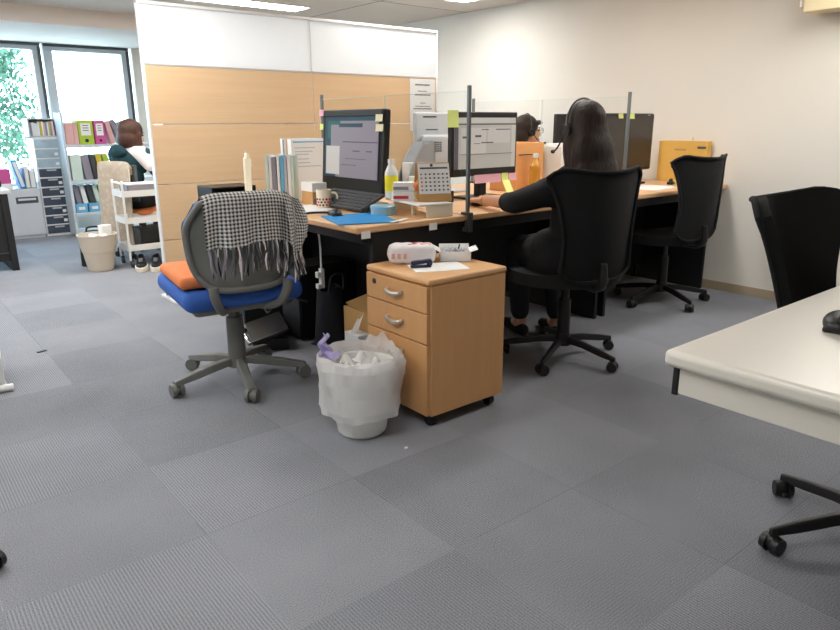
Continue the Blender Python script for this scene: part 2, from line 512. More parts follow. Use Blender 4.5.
struct('baseboard_right', MB().b6(X1 - .008, X1, Y0, Y1, 0, .06, .002), 'base')
# window wall: low sill wall, piers, two windows seen and their neighbours
wb = MB().b6(X0, X1, Y1, Y1 + .12, 0, .45, 0)
for a, b in ((X0, -.35), (2.62, X1)): wb.b6(a, b, Y1, Y1 + .12, .45, 1.935, 0)
struct('wall_back', wb, 'wall')
def window(n, xa, xb, blind):
    f = MB(); y0, y1 = Y1 - .02, Y1 + .07; t = .085
    f.b6(xa, xb, y0, y1, 1.935 - .07, 1.935, .004); f.b6(xa, xb, y0, y1, .45, .53, .004)
    f.b6(xa, xa + t, y0, y1, .53, 1.865, .004); f.b6(xb - t, xb, y0, y1, .53, 1.865, .004)
    f.b6(xb - .035, xb - .005, y0 - .012, y0, .5, 1.9, .002, mi='windark')
    f.b6(xa + .005, xb - .005, y0 - .012, y0, 1.905, 1.93, .002, mi='windark')
    o = struct('window_%d' % n, f, 'winframe')
    MB().b6(xa + t, xb - t, Y1 + .02, Y1 + .028, .53, 1.865, 0).build('pane', 'glass', o)
    return o
window(1, .72, 1.70, False)
window(2, 1.72, 2.58, False)
window(3, -.33, .70, False)

# the partition screen between the desk island and the far work area
PX0, PX1, PY = 1.44, 3.76, 4.40
t = thing('partition_screen', 'tall wood-faced partition screen with a white frosted upper band behind the desks', 'partition', (PX0, PY, 0))
L = PX1 - PX0
f = MB()
f.b6(0, .010, -.024, .024, .03, 1.82, .003); f.b6(L - .012, L, -.024, .024, .03, 1.82, .003)
f.b6(L / 2 - .003, L / 2 + .003, -.017, .017, .05, 1.80, .001)
f.b6(0, L, -.024, .024, 1.803, 1.822, .004); f.b6(0, L, -.022, .022, .04, .07, .002)
f.build('frame', 'whitemetal', t)
for i in range(2):
    a, b = (.010, L / 2 - .002) if i == 0 else (L / 2 + .002, L - .012)
    for z0, z1 in ((.07, .397), (.403, .750), (.756, 1.116), (1.122, 1.462)):
        MB().b6(a, b, -.02, .02, z0, z1, .003).build('wood_panel', 'pwood', t)
    MB().b6(a, b, -.012, .012, 1.472, 1.803, .002).build('frosted_panel', 'frost', t)
    MB().b6(a, b, -.0215, .0215, 1.4625, 1.4715, .001).build('rail', 'alu', t)
for x in (.03, L / 2, L - .03):
    MB().b6(x - .025, x + .025, -.14, .14, 0, .02, .006).b6(x - .02, x + .02, -.02, .02, .02, .05, .002).build('foot', 'whitemetal', t)

# notice taped to the partition
n = thing('paper_notice', 'white printed paper notice taped to the right end of the wood partition', 'notice', (3.60, PY - .0255, 1.06))
MB().b6(-.128, .128, 0, .0015, 0, .395, 0).build('sheet', 'paper', n)
for z, w, h in ((.345, .15, .011), (.30, .10, .006), (.27, .16, .010), (.21, .05, .006), (.185, .15, .006), (.165, .19, .009), (.12, .14, .005), (.10, .17, .005)):
    x = -w / 2; tx = MB()
    while x < w / 2 - .004:
        ww = random.uniform(.005, .011); tx.b6(x, x + ww, -.0006, 0, z, z + h, 0); x += ww + random.uniform(.002, .004)
    tx.build('printed_line', 'ink', n)

# ------------------------------------------------------------------ ceiling lights
def ceiling_light(xa, ya, label):
    t = thing('ceiling_light', label, 'light', (xa, ya, ZC), 0, 'ceiling lights')
    w, d = 1.235, .272
    f = MB()
    f.b6(0, w, 0, .012, -.008, .0, .002); f.b6(0, w, d - .012, d, -.008, 0, .002)
    f.b6(0, .012, .012, d - .012, -.008, 0, .002); f.b6(w - .012, w, .012, d - .012, -.008, 0, .002)
    f.build('frame', 'whitemetal', t)
    MB().b6(.012, w - .012, .012, d - .012, -.005, -.001, 0).build('diffuser', 'lamp', t)
    return t
l0 = ceiling_light(2.0, 5.41, 'long white ceiling light seen above the top of the partition')
lights = [(2.86, 4.16), (.70, 5.41), (-.6, 5.41), (.45, 3.75), (2.3, 2.45), (-1.0, 2.6), (-1.0, 4.2), (-.6, .9), (3.1, 1.1)]  # entries after the first are unseen lamps added to light the room
for i, (x, y) in enumerate(lights):
    dup(l0, (x, y, ZC), 0, 'ceiling light over the right end of the partition near the wall' if i == 0 else 'added ceiling light out of the picture that lights the room')

# wall box upper right
t = thing('wall_cabinet', 'cream wooden box mounted high on the right wall, cut by the picture corner', 'cabinet', (X1, 1.85, 1.714))
MB().b6(-.17, -.018, -.85, 0, 0, .32, .006).build('body', 'palewood', t)
MB().b6(-.018, 0, -.80, -.01, .02, .3, .002).build('back_plate', 'whitemetal', t)
MB().tube([(-.15, .0, .03), (-.15, .022, .03), (-.15, .022, .07)], .006).build('hook', 'nickel', t)

# ------------------------------------------------------------------ desks
DZ, DT = .72, .028
YF, YM, YB = 2.24, 2.85, 3.46
def desk(name, label, x0, x1, y0, y1, knee, grp):
    """top with black end panels; knee: side the sitter's knees go in"""
    t = thing(name, label, 'desk', ((x0 + x1) / 2, (y0 + y1) / 2, 0), 0, grp)
    w, d = (x1 - x0) / 2 - .001, (y1 - y0) / 2 - .001
    MB().b6(-w, w, -d, d, DZ - DT, DZ, .008, 3).build('desktop', 'desktop', t)
    z1 = DZ - DT
    th = .025
    if knee in 'FB':
        s = -1 if knee == 'F' else 1
        for sx in (-1, 1):
            x = sx * (w - .035)
            MB().b6(x - th / 2, x + th / 2, min(s * (d - .09), -s * (d - .01)), max(s * (d - .09), -s * (d - .01)), .0, z1, .003).build('end_panel', 'black', t)
        MB().b6(-w + .05, w - .05, -s * (d - .03) - .009, -s * (d - .03) + .009, .12, z1, .002).build('modesty_panel', 'black', t)
        MB().b6(-w + .05, w - .05, s * (d - .05) - .012, s * (d - .05) + .012, z1 - .05, z1, .002).build('front_rail', 'black', t)
    else:
        for sy in (-1, 1):
            y = sy * (d - .035)
            MB().b6(-w + .09, w - .01, y - th / 2, y + th / 2, .0, z1, .003).build('end_panel', 'black', t)
        MB().b6(w - .045, w - .027, -d + .05, d - .05, .12, z1, .002).build('modesty_panel', 'black', t)
        MB().b6(-w + .06, -w + .084, -d + .05, d - .05, z1 - .05, z1, .002).build('front_rail', 'black', t)
    return t
G = None
desk('office_desk', 'wood-topped black desk set crosswise at the left end of the desk island', 1.50, 2.095, YF, 3.60, 'L', G)
desk('office_desk', 'wood-topped black desk where the woman in black sits', 2.105, 3.27, YF, YM, 'F', G)
desk('office_desk', 'wood-topped black desk on the near side against the right wall', 3.28, 4.465, YF, YM, 'F', G)
desk('office_desk', 'wood-topped black desk on the far side, carrying the grey monitor seen from behind', 2.105, 3.27, YM + .004, YB, 'B', G)
desk('office_desk', 'wood-topped black desk on the far side, in front of the head seen through acrylic', 3.28, 4.465, YM + .004, YB, 'B', G)

for x_, nm in ((1.545, 'small white paper tag stuck under the front corner of the left desk'), (1.90, 'small white paper tag hanging from the desk edge left of the grey clamp')):
    single('paper_tag', MB().b6(-.022, .022, -.0012, 0, -.03, .0, 0), 'paper', nm, 'tag', (x_, YF + .0005, DZ - .018), 0)
# acrylic dividers: posts clamped on the desk, sheets between them
def divider(label, x, y0, y1, py, side):
    t = thing('acrylic_divider', label, 'divider', (x, y0, DZ), 0, 'clear acrylic desk dividers')
    L = y1 - y0
    MB().b6(-.002, .002, .008, L, .06, .53, 0).build('acrylic_sheet', 'acryl', t)
    MB().b6(-.0022, .0022, L, L + .003, .06, .53, 0).b6(-.0022, .0022, .008, L, .53, .532, 0).build('polished_edge', 'acryledge', t)
    p = MB().b6(-.0075, .0075, py - .0075, py + .0075, .001, .555, .002)
    p.build('post', 'post', t)
    s = side
    c = MB().b6(-.014, .014, py - .02, py + .03, .001, .012, .002)
    if s: c.b6(-.014, .014, py - .022 * 1, py - .010, -.075, .012, .002).b6(-.014, .014, py - .02, py + .02, -.075, -.055, .002).cone((0, py + .006, -.055), (0, py + .006, -.03), .008, .008)
    c.build('clamp', 'greydk', t)
    return t
divider('clear acrylic sheet on a grey post left of the woman in black', 2.10, YF, 2.845, -.004, True)
divider('clear acrylic sheet behind the left black monitor on a thin grey post', 2.10, 2.86, 3.452, .585, False)
divider('clear acrylic sheet on a grey post right of the woman in black', 3.275, YF, 2.845, -.004, True)
divider('clear acrylic sheet between the far desks, its post behind the middle monitor', 3.275, 2.86, 3.452, .585, False)

# ------------------------------------------------------------------ task chairs (black mesh)
def star_base(t, r, m, col_top, col_r=.026, leg_w=.03, h=.085, start=0., cs=1.):
    b = MB()
    b.cone((0, 0, .07), (0, 0, .13), .042, .034, 20)
    for k in range(5):
        a = start + k * 2 * PI / 5
        c, s = math.cos(a), math.sin(a)
        t2 = bmesh.new()
        prof = [(.02, .115, .03), (.12, .108, leg_w * .9), (.22, .09, leg_w * .75), (r + .012, .072, leg_w * .62)]
        rings = []
        for d, z, w in prof:
            hgt = .032 if d < r else .022
            rings.append([t2.verts.new((d, sy * w / 2 * kx, z - (hgt if lo else 0))) for sy, lo, kx in ((-1, 1, 1), (1, 1, 1), (1, 0, .75), (-1, 0, .75))])
        for A, B in zip(rings[:-1], rings[1:]):
            for q in range(4): t2.faces.new((A[q], A[(q + 1) % 4], B[(q + 1) % 4], B[q]))
        t2.faces.new(rings[0][::-1]); t2.faces.new(rings[-1])
        bmesh.ops.recalc_face_normals(t2, faces=t2.faces)
        bmesh.ops.bevel(t2, geom=t2.edges[:], offset=.005, segments=2, profile=.5, affect='EDGES')
        b._take(t2, Matrix.Rotation(a, 4, 'Z'))
    b.build('star_base', m, t)
    MB().cone((0, 0, .10), (0, 0, .30), col_r * 1.25, col_r * 1.15, 20).cone((0, 0, .28), (0, 0, col_top), col_r * .8, col_r * .8, 16).build('gas_column', m, t)
    for k in range(5):
        a = start + k * 2 * PI / 5
        w = MB(); x, y = r * math.cos(a), r * math.sin(a); q = a + 1.1 + k
        dx, dy = math.cos(q), math.sin(q)
        for sgn in (-1, 1):
            w.cone((x + dx * .008 * sgn, y + dy * .008 * sgn, .026 * cs), (x + dx * .026 * sgn, y + dy * .026 * sgn, .026 * cs), .026 * cs, .023 * cs, 20)
        w.ell((x, y, .032), (.021, .021, .022), seg=14).cone((x, y, .04), (x, y, .07), .009, .009, 10)
        w.build('caster', m if m == 'greypl' else 'blackpl', t)

def mesh_chair(label, loc, rz, start, rec, wk=0.):
    t = thing('mesh_task_chair', label, 'chair', loc, rz, 'black mesh office chairs')
    star_base(t, .285, 'blackpl', .40, start=R(start))
    def hw(v):
        return .190 - wk - .008 * math.sin(v * PI) + (.062 + wk * 2) * max(0, (v - .35) / .65) ** 1.6
    def back(u, v):
        uu = u * 2 - 1
        z = .43 + .485 * v
        w = hw(v)
        # rounded lower and upper corners, wings rising at the top
        lift = .028 * abs(uu) ** 2 * v ** 4 - .05 * v ** 5 * (max(0, abs(uu) - .72) / .28) ** 2
        lower = .05 * (1 - v) ** 6 * abs(uu) ** 4
        x = uu * w
        y = -.225 + .085 * uu * uu * (.3 + 1.0 * v) - .03 * math.sin(v * PI) - rec * v ** 1.3
        return (x, y, z + lift + lower)
    MB().sheet(back, 24, 24, .022).build('backrest', 'blackmesh', t, sharp=60)
    rim = [back(0, i / 10) for i in range(11)] + [back(i / 10, 1) for i in range(1, 11)] + [back(1, 1 - i / 10) for i in range(1, 11)] + [back(1 - i / 10, 0) for i in range(1, 11)]
    MB().tube([Vector(p) + Vector((0, -.008, 0)) for p in rim], .008, 8, steps=2).build('back_frame', 'blackmesh', t)
    def seat(u, v):
        a, b = u * 2 - 1, v * 2 - 1
        k = math.sqrt(max(0, 1 - .5 * b * b)); kk = math.sqrt(max(0, 1 - .5 * a * a))
        return (.27 * a * k, .02 + .25 * b * kk, .455 - .012 * (1 - a * a) * (1 - b * b) - .03 * max(0, b) ** 3)
    MB().sheet(seat, 16, 16, .055).build('seat', 'blackmesh', t, sharp=60)
    MB().b6(-.10, .10, -.12, .10, .385, .415, .01).build('tilt_mechanism', 'blackpl', t)
    MB().tube([(0, -.08, .40), (0, -.22, .40), (0, -.268, .43), (0, -.272, .47), (0, -.268, .52)], [.022, .022, .022, .018, .014], 10).build('back_support', 'blackpl', t)
    return t

ch = mesh_chair('black mesh office chair the long-haired woman sits on', (2.55, 2.02, 0), R(-15), 0, .05)
mesh_chair('empty black mesh office chair at the desk next to the right wall', (3.90, 2.32, 0), R(-6), 38, .06)
mesh_chair('black mesh office chair behind the cream desk in the foreground', (1.97, .47, 0), R(181), 36, .172, .03)

# ------------------------------------------------------------------ grey and blue chair
t = thing('swivel_chair', 'grey plastic swivel chair with a blue seat in front of the left desk', 'chair', (1.185, 2.76, 0), R(-6))
star_base(t, .29, 'greypl', .38, .032, .062, start=R(46), cs=1.2)
def shell(u, v):
    a = u * 2 - 1
    z = .475 + .365 * v
    w = .222 + .006 * math.sin(v * PI) - .032 * (1 - v) ** 2
    rc = abs(a) ** 6
    return (a * w * (1 - .10 * max(0, v - .8) / .2 * rc), -.235 + .055 * a * a - .03 * v + .02 * math.sin(v * PI), z - .055 * rc * max(0, v - .6) / .4 + .06 * rc * max(0, .3 - v) / .3)
MB().sheet(shell, 24, 20, .03).build('back_shell', 'greyback', t, 60)
rim = [shell(0, i / 8) for i in range(1, 8)] + [shell(i / 10, 1) for i in range(0, 11)] + [shell(1, 1 - i / 8) for i in range(1, 8)] + [shell(1 - i / 10, 0) for i in range(0, 11)]
rim.append(rim[0])
MB().tube([Vector(p) + Vector((0, -.014, 0)) for p in rim], .013, 10, steps=2).build('back_rim', 'greypl', t)
def pad(u, v):
    p = Vector(shell(u, .02 + .975 * v)); return p + Vector(((u - .5) * .012, .022, .003 * v))
MB().sheet(pad, 16, 16, .02).build('back_pad', 'blue', t, 60)
MB().box((0, .035, .437), (.51, .49, .085), (R(1.5), 0, 0), .038, 6).build('seat', 'blue', t, 60)
MB().box((0, .03, .388), (.43, .42, .05), (0, 0, 0), .024, 5).build('seat_underside', 'greypl', t, 60)
MB().b6(-.07, .07, -.09, .08, .352, .40, .012).build('tilt_mechanism', 'greydk', t)
for sx in (-1, 1):
    MB().tube([(sx * .155, -.262, .50), (sx * .15, -.262, .455), (sx * .125, -.235, .40), (sx * .09, -.16, .372), (sx * .05, -.06, .37)], [.02, .02, .018, .017, .016], 10).build('back_bar', 'greypl', t)
SW = t
o = single('seat_cushion', MB().box((0, 0, 0), (.41, .40, .05), (0, 0, 0), .022, 5), 'orange', 'flat orange cushion lying on the blue swivel chair seat', 'cushion', (1.14, 2.79, .506), R(-8))

# scarf over the chair back
rzs = R(-6)
sc = thing('houndstooth_scarf', 'black and white checked scarf with fringe draped over the grey chair back', 'scarf', (1.185, 2.76, 0), rzs)
def top_y(x):   # backrest crest in chair space
    a = max(-1, min(1, x / .215)); return -.235 + .055 * a * a - .03
def drape(u, v):
    x = -.168 + .385 * u
    y0 = top_y(x)
    zt = .868 - .055 * max(0, abs(x) / .215) ** 5
    s = -.165 + .31 * v       # metres along the drape; negative hangs on the back
    fold = .006 * math.sin(x * 46 + 1) + .004 * math.sin(x * 90)
    rb = .042
    if s < 0:
        hang = -s * (1.0 - .05 * math.sin(x * 20))
        return (x + .05 * hang * (u - .4), y0 - rb + .006 + fold * hang / .1 - .02 * hang, zt - rb - hang + .0)
    an = s / rb
    if an < PI: return (x, y0 - .004 - (rb - .006) * math.cos(an) + .004, zt - rb + rb * math.sin(an))
    return (x, y0 + rb + .004 + fold, zt - rb - (s - PI * rb))
mb = MB().sheet(drape, 36, 40, .004, uv=lambda u, v: (.385 * u, .31 * v))
# loose corner sliding off the far side of the backrest
def corner(u, v):
    A = Vector((.150, -.262, .862)); B = Vector((.235, -.215, .815)); C_ = Vector((.300, -.195, .74)); D = Vector((.175, -.285, .60))
    p = (A * (1 - u) + B * u) * (1 - v) + (D * (1 - u) + Vector((.235, -.235, .62)) * u) * v
    p += Vector((.07, 0.02, 0)) * (u * math.sin(v * PI)) * .6
    return p + Vector((0, -.012 * math.sin(u * 9 + v * 3) - .012, 0))
mb.sheet(corner, 20, 24, .004, uv=lambda u, v: (.17 * u + .4, .25 * v))
mb.build('cloth', 'scarf', sc, 60)
fr = MB()
def tassel(p, l, dxm):
    for q in range(5):
        mm = ('cloth_white', 'b_grey', 'greydk', 'ink', 'cloth_black')[random.randrange(5)]
        a = random.uniform(-.007, .007); e = random.uniform(-.012, .012) + dxm; ll = l * random.uniform(.75, 1.1)
        fr.tube([p + Vector((a * 1.2, .001, .006)), p + Vector((a * .35, -.007, -ll * .28)), p + Vector((a + e * .5, -.006 + a * .5, -ll * .6)), p + Vector((e, -.002 + a * .5, -ll))], [.0035, .0042, .0042, .0022], 5, steps=3, mi=mm)
for k in range(13):
    tassel(Vector(drape((k + .5) / 13 * .88, 0)), random.uniform(.10, .135), random.uniform(-.01, .014))
for k in range(5):
    tassel(Vector(corner((k + .5) / 5, 1)), random.uniform(.09, .12), .01)
fr.build('fringe', 'fringe', sc, 60)
MB().box((.262, -.222, .668), (.018, .003, .022), (0, 0, .3), .001).build('care_tag', 'white', sc)

# ------------------------------------------------------------------ drawer cabinet
t = thing('drawer_cabinet', 'light wood three-drawer pedestal cabinet on casters in front of the desk', 'cabinet', (1.507, 1.80, 0))
W_, D_ = .393, .385
MB().b6(.012, W_, 0, D_, .05, .558, .004).build('body', 'cabwood', t)
MB().b6(-.003, W_ + .004, -.004, D_ + .002, .558, .582, .009, 3).build('top', 'cabtop', t)
for z0, z1, hnd in ((.456, .554, .508), (.339, .452, .398), (.055, .335, .282)):
    d = MB().b6(-.006, .014, .006, D_ - .004, z0, z1, .003).build('drawer', 'cabwood', t)
    y = D_ / 2 + .0
    pts = [(-.004, y - .046, hnd + .006), (-.018, y - .040, hnd), (-.025, y, hnd - .006), (-.018, y + .040, hnd), (-.004, y + .046, hnd + .006)]
    MB().tube(pts, [.006, .008, .009, .008, .006], 8).build('handle', 'nickel', d)
MB().cone((-.010, D_ - .06, .525), (-.006, D_ - .06, .525), .010, .011, 16).cone((-.0115, D_ - .06, .525), (-.0105, D_ - .06, .525), .004, .004, 8).build('lock', 'greydk', t)
for x in (.04, W_ - .04):
    for y in (.04, D_ - .04):
        MB().cone((x - .012, y, .022), (x + .012, y, .022), .022, .022, 16).b6(x - .018, x + .018, y - .016, y + .016, .038, .0505, .002).build('caster', 'blackpl', t)
CT = .582
# things on the cabinet
pk = thing('wet_wipe_packet', 'white plastic packet with red print lying on the wood cabinet', 'packet', (1.668, 2.10, CT), R(-36))
def packet(u, v):
    a = 2 * PI * u; b = v * 2 - 1
    ex = math.copysign(abs(math.cos(a)) ** .38, math.cos(a)); ez = math.copysign(abs(math.sin(a)) ** .4, math.sin(a))
    k = (1 - abs(b) ** 8) ** .5
    return (.098 * b, .056 * ex * (.35 + .65 * k), .037 + .037 * ez * (.12 + .88 * k) + .0012 * math.sin(b * 14 + u * 20) * k)
MB().sheet(packet, 40, 24).build('film', 'packet', pk, 60)
for c_, d_, r_ in (((.012, .002, .0752), (.012, .034, .0014), .25), ((.022, .016, .0752), (.022, .009, .0014), .25), ((-.0, -.014, .0752), (.03, .008, .0014), .25)):
    MB().box(c_, d_, (0, 0, r_), 0).build('red_print', 'red', pk)
for k in range(3):
    MB().box((-.090 + .006 * (k == 1), -.024 + .022 * k, .04), (.010, .012, .026), (0, R(-10), 0), .003).build('red_print', 'red', pk)
for k in range(3):
    MB().box((-.075 + .024 * k, -.0545, .034), (.013, .006, .022), (0, 0, 0), .002).build('pink_print', 'b_pink', pk)
MB().box((.055, .002, .073), (.04, .035, .003), (0, 0, .1), .001).build('lid_label', 'b_pink', pk)
cbx = thing('open_carton', 'small open white carton with raised flaps on the back of the wood cabinet', 'box', (1.838, 2.03, CT), R(-38))
b = MB(); w, d, h = .062, .05, .04
b.b6(-w, w, -d, d, 0, .003, 0).b6(-w, -w + .003, -d, d, 0, h, 0).b6(w - .003, w, -d, d, 0, h, 0).b6(-w, w, -d, -d + .003, 0, h, 0).b6(-w, w, d - .003, d, 0, h, 0)
b.build('carton_body', 'paper', cbx)
MB().box((-w - .013, 0, h + .006), (.032, 2 * d, .002), (0, R(28), 0), 0).build('flap', 'paper', cbx)
MB().box((w + .013, 0, h + .004), (.032, 2 * d, .002), (0, R(-18), 0), 0).build('flap', 'paper', cbx)
MB().box((0, d + .006, h + .007), (2 * w, .002, .018), (R(-35), 0, 0), 0).build('flap', 'paper', cbx)
b = MB()
for k in range(6): b.box((-.035 + .014 * k, random.uniform(-.012, .012), .03), (.01, .06, .03), (0, random.uniform(-.3, .3), 0), .002)
b.cone((.01, 0, .03), (.02, .0, .062), .003, .003, 8, mi='ink')
b.build('contents', 'greylite', cbx)
single('paper_sheet', MB().b6(-.105, .105, -.075, .075, 0, .0012, 0).box((.006, .004, .0018), (.20, .14, .001), (0, 0, .06), 0), 'paper', 'loose white papers under the navy stapler on the wood cabinet', 'paper', (1.682, 1.955, CT), R(-24))
st = thing('stapler', 'navy blue stapler lying on the white papers on the wood cabinet', 'stapler', (1.622, 1.985, CT + .0025), R(-28))
MB().b6(-.04, .04, -.011, .011, 0, .009, .003).build('base', 'navy', st)
MB().box((.002, 0, .022), (.08, .02, .016), (0, R(-6), 0), .005).ell((.034, 0, .016), (.012, .01, .015)).build('arm', 'navy', st)

# ------------------------------------------------------------------ near waste bin with bag
t = thing('waste_bin', 'white waste bin lined with a translucent plastic bag beside the wood cabinet', 'bin', (1.315, 1.965, 0))
MB().lathe([(0, .0), (.080, .0), (.092, .012), (.098, .05), (.124, .262), (.129, .267), (.129, .275), (.121, .275), (.093, .05), (.0, .015)]).build('tub', 'white', t)
def wob(k, j, n):
    a = 2 * PI * k / n
    return (.007 * math.sin(5 * a + j) + .005 * math.sin(11 * a + 2 * j)) * (1 if j > 0 else 1)
mb = MB()
mb.lathe([(.112, .085), (.142, .09), (.150, .12), (.150, .18), (.156, .23), (.160, .28), (.156, .308), (.146, .316), (.132, .295), (.118, .24), (.10, .16), (.0, .13)], n=72, wob=wob)
mb.sheet(lambda u, v: (.125 * math.cos(-.2 + 1.1 * u) * (1 + .14 * v), .125 * math.sin(-.2 + 1.1 * u) * (1 + .14 * v), .29 + .055 * v * math.sin(u * PI) ** .6 + .01 * math.sin(u * 17)), 24, 8)
mb.build('bag', 'bag', t, 80)
o = MB().sheet(lambda u, v: (.03 * (u - .5) * (1.6 - v) + .01 * math.sin(v * 9), .012 * math.sin(u * 5 + v * 2), .09 * v + .02 * u * (1 - v)), 10, 12, .001).sheet(
    lambda u, v: (.075 * u - .02, -.03 + .035 * v + .01 * math.sin(u * 8), .012 + .012 * math.sin(u * 6 + v * 5)), 12, 8, .001).build('plastic_wrapper', 'lilac')
tag(o, 'crumpled lilac plastic wrapper sticking out of the white waste bin', 'wrapper'); o.location = (1.205, 2.03, .30); o.rotation_euler = (0, 0, R(-35))
mb = MB()
for k in range(9):
    a = k * 2.4; r = .02 + .007 * k
    mb.sheet(lambda u, v: (r * math.cos(a) + .05 * (u - .5), r * math.sin(a) + .05 * (v - .5), .235 + .03 * math.sin(3 * u + k) * math.cos(4 * v + a) + .012 * (k % 4)), 6, 6, .001)
single('crumpled_tissues', mb, 'paper', 'crumpled white tissues inside the translucent bin bag', 'tissue', (1.315, 1.965, 0))

# ------------------------------------------------------------------ cream desk in the foreground
t = thing('cream_desk', 'cream-topped office desk cut by the right edge of the picture', 'desk', (1.088, .630, 0))
LX, LY = 1.45, .72
MB().b6(0, LX, -LY, 0, .688, .72, .011, 4).build('desktop', 'deskcream', t)
MB().b6(.016, .036, -LY + .03, -.026, .636, .689, .003).build('apron', 'deskcream', t)
MB().b6(.037, LX - .03, -.05, -.03, .636, .689, .003).build('apron', 'deskcream', t)
MB().b6(.015, .03, -.0255, -.014, .632, .688, .002).build('corner_strip', 'blackpl', t)
for x in (LX - .06,):
    MB().b6(x - .02, x + .02, -LY + .05, -.05, .0, .612, .004).build('end_panel', 'deskcream', t)
MB().b6(.66, .70, -LY + .04, -LY + .08, .02, .612, .004).b6(.64, .72, -LY + .0, -LY + .2, 0, .02, .004).build('leg', 'greylite', t)
ms = thing('computer_mouse', 'black computer mouse on the cream desk at the right edge', 'mouse', (1.475, .475, .72), R(15))
MB().ell((0, 0, .012), (.06, .033, .022), seg=24).b6(-.052, .052, -.028, .028, 0, .01, .004).build('shell', 'blackpl', ms)
MB().cone((-.028, -.004, .030), (-.028, .004, .030), .008, .008, 14).build('scroll_wheel', 'greydk', ms)

# white cabinet on the left edge
t = thing('white_storage_cabinet', 'white cabinet with a rounded foot rail cut by the left edge', 'cabinet', (-.06, 3.28, 0))
MB().b6(-.4, .405, .004, .42, .03, .72, .012, 3).build('body', 'white', t)
MB().tube([(-.4, -.004, .018), (.36, -.004, .018), (.395, .03, .018), (.397, .40, .018)], .016, 10).build('foot_rail', 'whitemetal', t)
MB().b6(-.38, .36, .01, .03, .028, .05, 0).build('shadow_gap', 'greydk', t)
# caster peeping in at the lower left
t = thing('caster_wheel', 'black chair caster just peeping in at the lower left edge', 'caster', (.095, 1.885, 0), R(40))
MB().cone((-.022, 0, .026), (-.006, 0, .026), .026, .026, 20).cone((.006, 0, .026), (.022, 0, .026), .026, .026, 20).build('wheel', 'blackpl', t)
MB().ell((0, 0, .034), (.02, .02, .022)).cone((0, 0, .04), (0, 0, .075), .008, .008).build('hood', 'blackpl', t)
single('floor_scrap', MB().box((0, 0, .003), (.045, .02, .005), (0, 0, .3), .002), 'blackpl', 'small black scrap lying on the carpet near the left edge', 'scrap', (.575, 3.78, 0))
single('floor_scrap', MB().ell((0, 0, .003), (.008, .006, .004), seg=10), 'paper', 'tiny white crumb on the carpet near the waste bin', 'scrap', (1.35, 1.74, 0))

# ------------------------------------------------------------------ monitors and desk things
def ui_screen(w, h, wins, base):
    """screen face in the xz plane looking to -y, with window panes"""
    b = MB().b6(-w / 2, w / 2, -.001, .002, -h / 2, h / 2, 0)
    for k, (x0, x1, z0, z1, mm) in enumerate(wins):
        e = .0012 + .0002 * k
        b.b6(-w / 2 + x0 * w, -w / 2 + x1 * w, -e, -.0009, -h / 2 + z0 * h, -h / 2 + z1 * h, 0, mi=mm)
    return b
# left monitor: all-in-one with a deep chin, screen towards the grey chair
tl = R(4)
m1 = thing('computer_monitor', 'left black monitor with coloured sticky notes on its frame, facing the grey chair', 'monitor', (1.94, 2.895, DZ), R(-90))
mb = MB().box((0, 0, .265), (.545, .035, .40), (-tl, 0, 0), .008, 3)
mb.build('housing', 'blackpl', m1)
MB().box((0, -.0205, .448), (.545, .006, .03), (-tl, 0, 0), .003).build('top_bezel', 'blackpl', m1)
s = ui_screen(.468, .305, [(0, .22, .0, 1, 'scr_teal'), (.05, .3, .62, .97, 'scr_green'), (.0, 1, .90, 1, 'scr_teal'), (.12, .99, .05, .84, 'scr_mauve'), (.28, .72, .80, .86, 'scr_teal'), (.36, .99, .56, .58, 'scr_line'),
                          (.03, .3, .04, .5, 'scr_lite'), (.55, .68, .42, .44, 'scr_line'), (.8, .9, .42, .44, 'scr_line'), (.42, .8, .30, .31, 'scr_line'), (.33, .62, .20, .21, 'scr_line')], 'scr_mauve').build('screen', 'scr_mauve', m1)
s.location = (0, -.0225, .29); s.rotation_euler = (-tl, 0, 0)
MB().box((0, .02, .045), (.20, .03, .09), (-tl, 0, 0), .006).b6(-.12, .12, -.05, .12, 0.001, .014, .005).build('stand', 'blackpl', m1)
def sticky(name, mm, label, loc, rz, w, h, rx=0., grp='sticky notes on the monitors'):
    o = single(name, MB().sheet(lambda u, v: (w * (u - .5), -.004 * (1 - v) ** 2, h * (v - .5)), 2, 6, .0012), mm, label, 'sticky note', loc, rz, grp)
    o.rotation_euler = (rx, 0, rz); return o
sticky('sticky_note', 'note_p', 'pink sticky tab at the upper left corner of the left monitor', (1.914, 3.148, DZ + .452), R(-90), .042, .032)
sticky('sticky_note', 'note_g', 'pale green sticky tab below the pink one on the left monitor', (1.913, 3.15, DZ + .383), R(-90), .032, .028)
sticky('sticky_note', 'note_c', 'cream sticky note at the upper right corner of the left monitor', (1.914, 2.642, DZ + .424), R(-90), .055, .032)
sticky('sticky_note', 'note_c', 'cream sticky note second from the top on the left monitor right edge', (1.913, 2.64, DZ + .380), R(-90), .058, .032)
